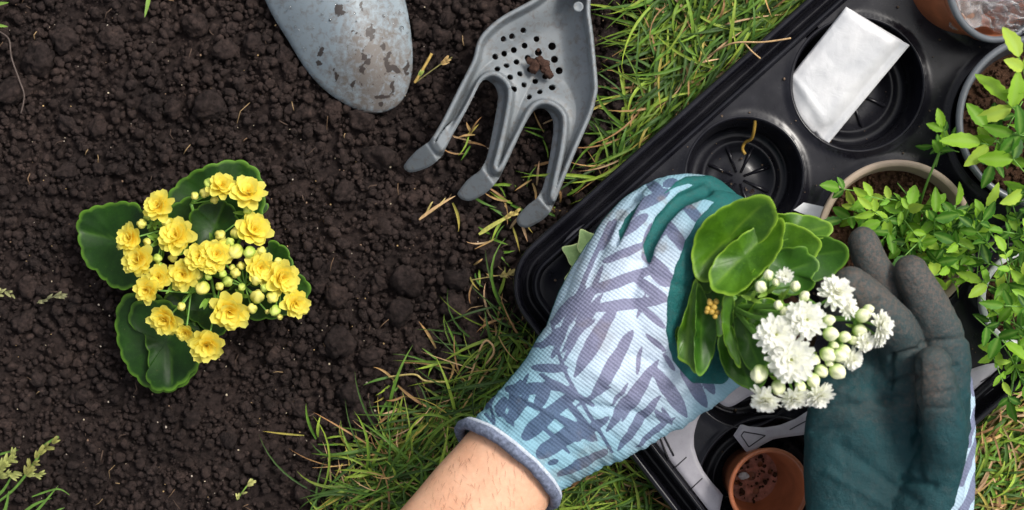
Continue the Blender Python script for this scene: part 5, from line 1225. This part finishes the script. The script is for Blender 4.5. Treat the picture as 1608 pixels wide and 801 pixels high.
# print: narrow fronds along curved stems
LN = [(902, 592, 962, 497, 10, .7), (928, 630, 994, 521, 11, .7), (953, 677, 1034, 566, 11, .7), (883, 553, 946, 462, 9, .7), (873, 530, 932, 448, 7, .6),
      (1026, 578, 1080, 655, 12, .6), (1070, 570, 1110, 640, 11, .5), (1098, 578, 1122, 620, 8, .5), (978, 662, 1028, 572, 8, .7), (970, 704, 1038, 622, 8, .6), (1030, 645, 1048, 668, 6, .5), (998, 702, 1062, 655, 5, .6),
      (838, 578, 890, 578, 7, .3), (798, 612, 850, 612, 9, .25), (832, 604, 905, 612, 6, .4), (848, 588, 935, 640, 6, .4), (826, 545, 868, 538, 4, .5), (905, 640, 958, 606, 4, .4), (860, 602, 845, 640, 10, .3), (818, 600, 800, 640, 7, .3), (858, 655, 900, 620, 11, .25), (885, 625, 938, 692, 6, .4),
      (792, 628, 785, 652, 8, .2), (800, 660, 828, 624, 9, .2), (826, 684, 872, 642, 12, .15), (850, 712, 908, 672, 13, .15), (880, 745, 950, 708, 8, .2), (872, 652, 932, 692, 7, .3), (905, 690, 955, 655, 8, .4), (765, 642, 778, 622, 5, .3), (862, 728, 876, 722, 5, .3),
      (868, 560, 900, 482, 6, .35), (886, 566, 922, 496, 4, .3), (917, 556, 962, 487, 10, .4), (970, 556, 993, 518, 8, .6),
      (925, 458, 1024, 424, 9, .2), (938, 484, 1040, 471, 9, .2), (948, 410, 1014, 384, 7, .3), (1000, 440, 1046, 470, 9, .2), (1005, 480, 1044, 515, 6, .4), (1014, 524, 1048, 554, 5, .6),
      (1016, 402, 1056, 444, 10, .1), (1044, 350, 1076, 390, 10, .1), (1078, 322, 1098, 346, 9, .15), (1026, 380, 1052, 352, 5, .3), (1056, 330, 1075, 322, 6, .2), (1028, 430, 1046, 444, 9, .1),
      (1000, 326, 1046, 302, 9, .15), (978, 366, 1014, 340, 8, .15), (1018, 286, 1040, 306, 8, .15), (1044, 292, 1062, 284, 6, .2), (984, 345, 1004, 330, 5, .3), (952, 380, 966, 346, 6, .2), (1010, 382, 1024, 350, 4, .3),
      (925, 472, 945, 418, 4, .25), (905, 505, 938, 452, 4, .25), (896, 478, 920, 450, 4, .2), (893, 530, 932, 503, 5, .2), (943, 390, 955, 370, 6, .2), (868, 508, 900, 470, 7, .2), (850, 545, 880, 515, 6, .3),
      (905, 575, 925, 535, 4, .7), (948, 520, 975, 470, 5, .7), (1000, 500, 1014, 460, 4, .6), (1040, 640, 1058, 670, 4, .5), (1050, 600, 1062, 640, 4, .6), (815, 625, 860, 650, 4, .3), (780, 640, 808, 668, 4, .3), (845, 662, 895, 712, 4, .3), (830, 590, 800, 650, 4, .3), (960, 640, 985, 600, 4, .6), (1008, 545, 1000, 590, 4, .6), (1040, 555, 1062, 585, 4, .6)]
lens = np.full(len(V), 1e9); Pw = P + 3 * np.stack([fbm(P[:, 0] / 18, P[:, 1] / 18, 2, 61) - .5, fbm(P[:, 0] / 18, P[:, 1] / 18, 2, 62) - .5], 1)
for (x0, y0, x1, y1, w, ex) in LN:
    d, t = seg_dist(Pw, np.array([x0, float(y0)]), np.array([x1, float(y1)])); lens = np.minimum(lens, d - w * np.clip(np.sin(math.pi * np.clip(t * 0.96 + 0.03, 0, 1)), 0, 1) ** ex)
stems = [[(866, 505, 3), (874, 545, 3), (890, 590, 3), (915, 635, 3), (940, 675, 3), (960, 708, 2.5)], [(958, 350, 3), (935, 400, 3.5), (915, 450, 4), (890, 500, 4), (868, 540, 3.5)], [(762, 650, 2.5), (775, 665, 2.5)], [(770, 620, 2.5), (775, 660, 2.5)]]
for s_ in stems: lens = np.minimum(lens, band_sd(P, s_))
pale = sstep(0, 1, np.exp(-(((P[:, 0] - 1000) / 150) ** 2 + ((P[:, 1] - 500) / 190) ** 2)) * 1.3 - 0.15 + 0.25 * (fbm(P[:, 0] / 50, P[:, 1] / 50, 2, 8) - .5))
# rubber coating: between the fingers, along the index and on the palm side
cs = np.minimum.reduce([band_sd(P, [(966, 380, 0.5), (973, 362, 3), (985, 342, 4.5), (998, 318, 3), (1003, 308, .5)]),
                        band_sd(P, [(1014, 410, 0.5), (1018, 385, 6), (1038, 345, 9), (1070, 312, 11), (1108, 297, 15), (1150, 310, 16)]),
                        band_sd(P, [(1042, 305, 0.5), (1062, 290, 3), (1080, 282, 6), (1110, 285, 10), (1145, 300, 12)]),
                        band_sd(P, [(1150, 318, 18), (1128, 330, 13), (1104, 352, 11), (1086, 384, 11), (1072, 425, 13), (1062, 470, 14), (1059, 520, 13), (1068, 560, 13), (1092, 592, 10), (1130, 590, 14)]),
                        poly_sd(P, np.array([(1160, 300), (1250, 300), (1250, 620), (1150, 585), (1100, 590), (1066, 560), (1060, 500), (1066, 450), (1085, 400), (1120, 350)], float))])
cs = cs + (fbm(P[:, 0] / 14, P[:, 1] / 14, 3, 2) - .5) * 3
cs = np.where(N[:, 2] < -0.1, np.minimum(cs, (N[:, 2] + 0.1) * 20), cs)
cs = np.where((P @ np.array([0.75, -0.66])) < (np.array([835, 690]) @ np.array([0.75, -0.66])), np.maximum(cs, 3), cs)   # cuff stays knitted
smr = 0.45 * sstep(0.60, 0.78, fbm(P[:, 0] / 26, P[:, 1] / 26, 4, 81)) * sstep(470, 380, P[:, 1]) + 0.28 * sstep(0.62, 0.8, fbm(P[:, 0] / 34, P[:, 1] / 34, 4, 83))
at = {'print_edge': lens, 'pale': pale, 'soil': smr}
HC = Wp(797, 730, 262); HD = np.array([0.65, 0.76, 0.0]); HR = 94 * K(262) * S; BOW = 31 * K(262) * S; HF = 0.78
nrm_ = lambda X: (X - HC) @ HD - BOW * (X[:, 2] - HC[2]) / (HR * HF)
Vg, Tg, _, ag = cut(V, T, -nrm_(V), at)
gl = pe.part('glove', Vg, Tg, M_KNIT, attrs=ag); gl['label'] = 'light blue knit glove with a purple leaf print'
Vc, Tc, sc_, ac = cut(V + N * 0.1 * S, T, cs, {'soil': 0.2 * fbm(P[:, 0] / 30, P[:, 1] / 30, 2, 3), 'nx': N[:, 0].astype(float), 'ny': N[:, 1].astype(float), 'nz': N[:, 2].astype(float)})
Vc = Vc + np.stack([ac.pop('nx'), ac.pop('ny'), ac.pop('nz')], 1) * (sstep(0, 3.0, -sc_) * 1.6 * S)[:, None]
pe.part('palm_coating', Vc, Tc, M_COAT, attrs=ac, parent=gl)
# rolled hem round the wrist and a seam above it
def wrist_ring(shift, grow, rad, wob=0.5, n=140, bow=1.0):
    s_ = np.cross(HD, [0, 0, 1]); th = np.linspace(0, 2 * math.pi, n + 1); rr_ = HR * grow
    C = HC + HD * shift * S + (np.cos(th)[:, None] * s_ + np.sin(th)[:, None] * np.array([0, 0, HF])) * rr_ + HD * (BOW * bow * np.sin(th))[:, None]
    w = fbm(np.cos(th) * 4 + 9, np.sin(th) * 4 + 9, 3, 5) - .5; C += HD * (w * wob * 6 * S)[:, None]
    R_ = rad * S * (1 + 0.25 * (fbm(np.cos(th) * 7 + 9, np.sin(th) * 7 + 9, 2, 7) - .5)); return tube(C, R_, 12, False)
V, Q, T = wrist_ring(0, 1.01, 8.0); pe.part('hem', V, Q, M_HEM, parent=gl)
V, Q, T = wrist_ring(8, 1.02, 3.4, 0.3); pe.part('hem_seam', V, Q, M_HEMLINE, parent=gl)
# --- dirty glove (palm of the right hand)
ch = [([(1345, 640, 262, 74), (1345, 700, 258, 80), (1352, 800, 254, 86), (1370, 900, 250, 80)], 0.55),
      ([(1430, 610, 262, 78), (1440, 690, 258, 84), (1432, 800, 254, 88), (1420, 900, 250, 80)], 0.55),
      ([(1375, 600, 262, 70), (1385, 680, 258, 80), (1390, 800, 254, 84)], 0.5),
      ([(1492, 600, 246, 34), (1494, 680, 240, 36), (1490, 790, 240, 38), (1470, 880, 244, 44)], 1.0),
      ([(1430, 428, 318, 26), (1450, 470, 312, 32), (1474, 525, 296, 36), (1484, 590, 276, 40), (1470, 650, 262, 46)], 1.0),   # index
      ([(1336, 447, 345, 26), (1366, 474, 346, 31), (1402, 512, 330, 33), (1418, 560, 296, 36), (1420, 620, 264, 44)], 1.0),   # middle
      ([(1355, 379, 292, 22), (1370, 414, 292, 25), (1390, 455, 285, 28), (1400, 520, 272, 32), (1385, 600, 262, 40)], 1.0),   # ring
      ([(1300, 440, 250, 20), (1318, 480, 250, 24), (1335, 540, 256, 28), (1345, 610, 258, 38)], 1.0),   # little
      ([(1465, 574, 352, 27), (1470, 610, 350, 32), (1478, 665, 336, 36), (1476, 730, 306, 42), (1450, 800, 276, 56)], 1.0)]  # thumb
V, F = balls(ch); V, T, N = remeshed(V, F, 2.6, 4)
P = to_px(V)
fold = (fbm(P[:, 0] / 45, P[:, 1] / 45, 3, 25) - .5) * 6 + (fbm(P[:, 0] / 12, P[:, 1] / 12, 2, 35) - .5) * 1.6
for (x0, y0, x1, y1, w, a) in [(1418, 752, 1466, 764, 7, -7), (1438, 690, 1446, 752, 6, -4), (1398, 562, 1440, 548, 4, -6), (1396, 600, 1436, 590, 4, -6), (1300, 640, 1430, 625, 6, -4), (1290, 600, 1420, 660, 9, 4), (1445, 540, 1512, 530, 5, -4), (1350, 500, 1378, 470, 4, -3.5), (1398, 610, 1400, 560, 3.5, -6), (1452, 620, 1495, 614, 4, -3), (1450, 640, 1492, 640, 4, -2.5), (1320, 700, 1440, 790, 9, -4), (1300, 740, 1400, 800, 7, 3), (1442, 570, 1444, 700, 4, -7), (1375, 520, 1388, 500, 4, -3), (1452, 590, 1500, 575, 5, -3), (1280, 680, 1330, 672, 6, -3)]:
    d, _ = seg_dist(P + 4 * np.stack([fbm(P[:, 0] / 15, P[:, 1] / 15, 2, 71) - .5, fbm(P[:, 0] / 15, P[:, 1] / 15, 2, 72) - .5], 1), np.array([x0, float(y0)]), np.array([x1, float(y1)])); fold += a * np.exp(-(d / w) ** 2)
V = V + N * (fold * S)[:, None]
soilv = np.clip(sstep(640, 430, P[:, 1]) * 0.95 + 0.8 * np.exp(-(((P[:, 0] - 1462) / 34) ** 2 + ((P[:, 1] - 600) / 50) ** 2)) + 0.35 * np.exp(-(((P[:, 0] - 1370) / 90) ** 2 + ((P[:, 1] - 640) / 30) ** 2)), 0, 1)
knit = band_sd(P, [(1532, 540, 2), (1532, 620, 10), (1533, 665, 9), (1530, 730, 14), (1524, 800, 26), (1500, 900, 60)])
cs = -knit + (fbm(P[:, 0] / 14, P[:, 1] / 14, 3, 2) - .5) * 3
cs = np.where(N[:, 2] < -0.35, np.maximum(cs, (-0.35 - N[:, 2]) * 20), cs)
lens = np.full(len(V), 1e9)
for (x0, y0, x1, y1, w) in [(1520, 700, 1532, 640, 4), (1510, 760, 1534, 690, 5), (1515, 800, 1535, 745, 6), (1500, 820, 1525, 780, 6), (1527, 620, 1522, 580, 3)]:
    d, t = seg_dist(P, np.array([float(x0), y0]), np.array([float(x1), y1])); lens = np.minimum(lens, d - w)
gr = pe.part('glove', V, T, M_KNIT, attrs={'print_edge': lens, 'pale': 0.6 + 0 * lens, 'soil': 0 * lens}); gr['label'] = 'glove with a soil-smeared dark teal palm'
Vc, Tc, sc_, ac = cut(V + N * 0.1 * S, T, cs, {'soil': soilv, 'nx': N[:, 0].astype(float), 'ny': N[:, 1].astype(float), 'nz': N[:, 2].astype(float)})
Vc = Vc + np.stack([ac.pop('nx'), ac.pop('ny'), ac.pop('nz')], 1) * (sstep(0, 3.0, -sc_) * 1.6 * S)[:, None]
pe.part('palm_coating', Vc, Tc, M_COATD, attrs=ac, parent=gr)
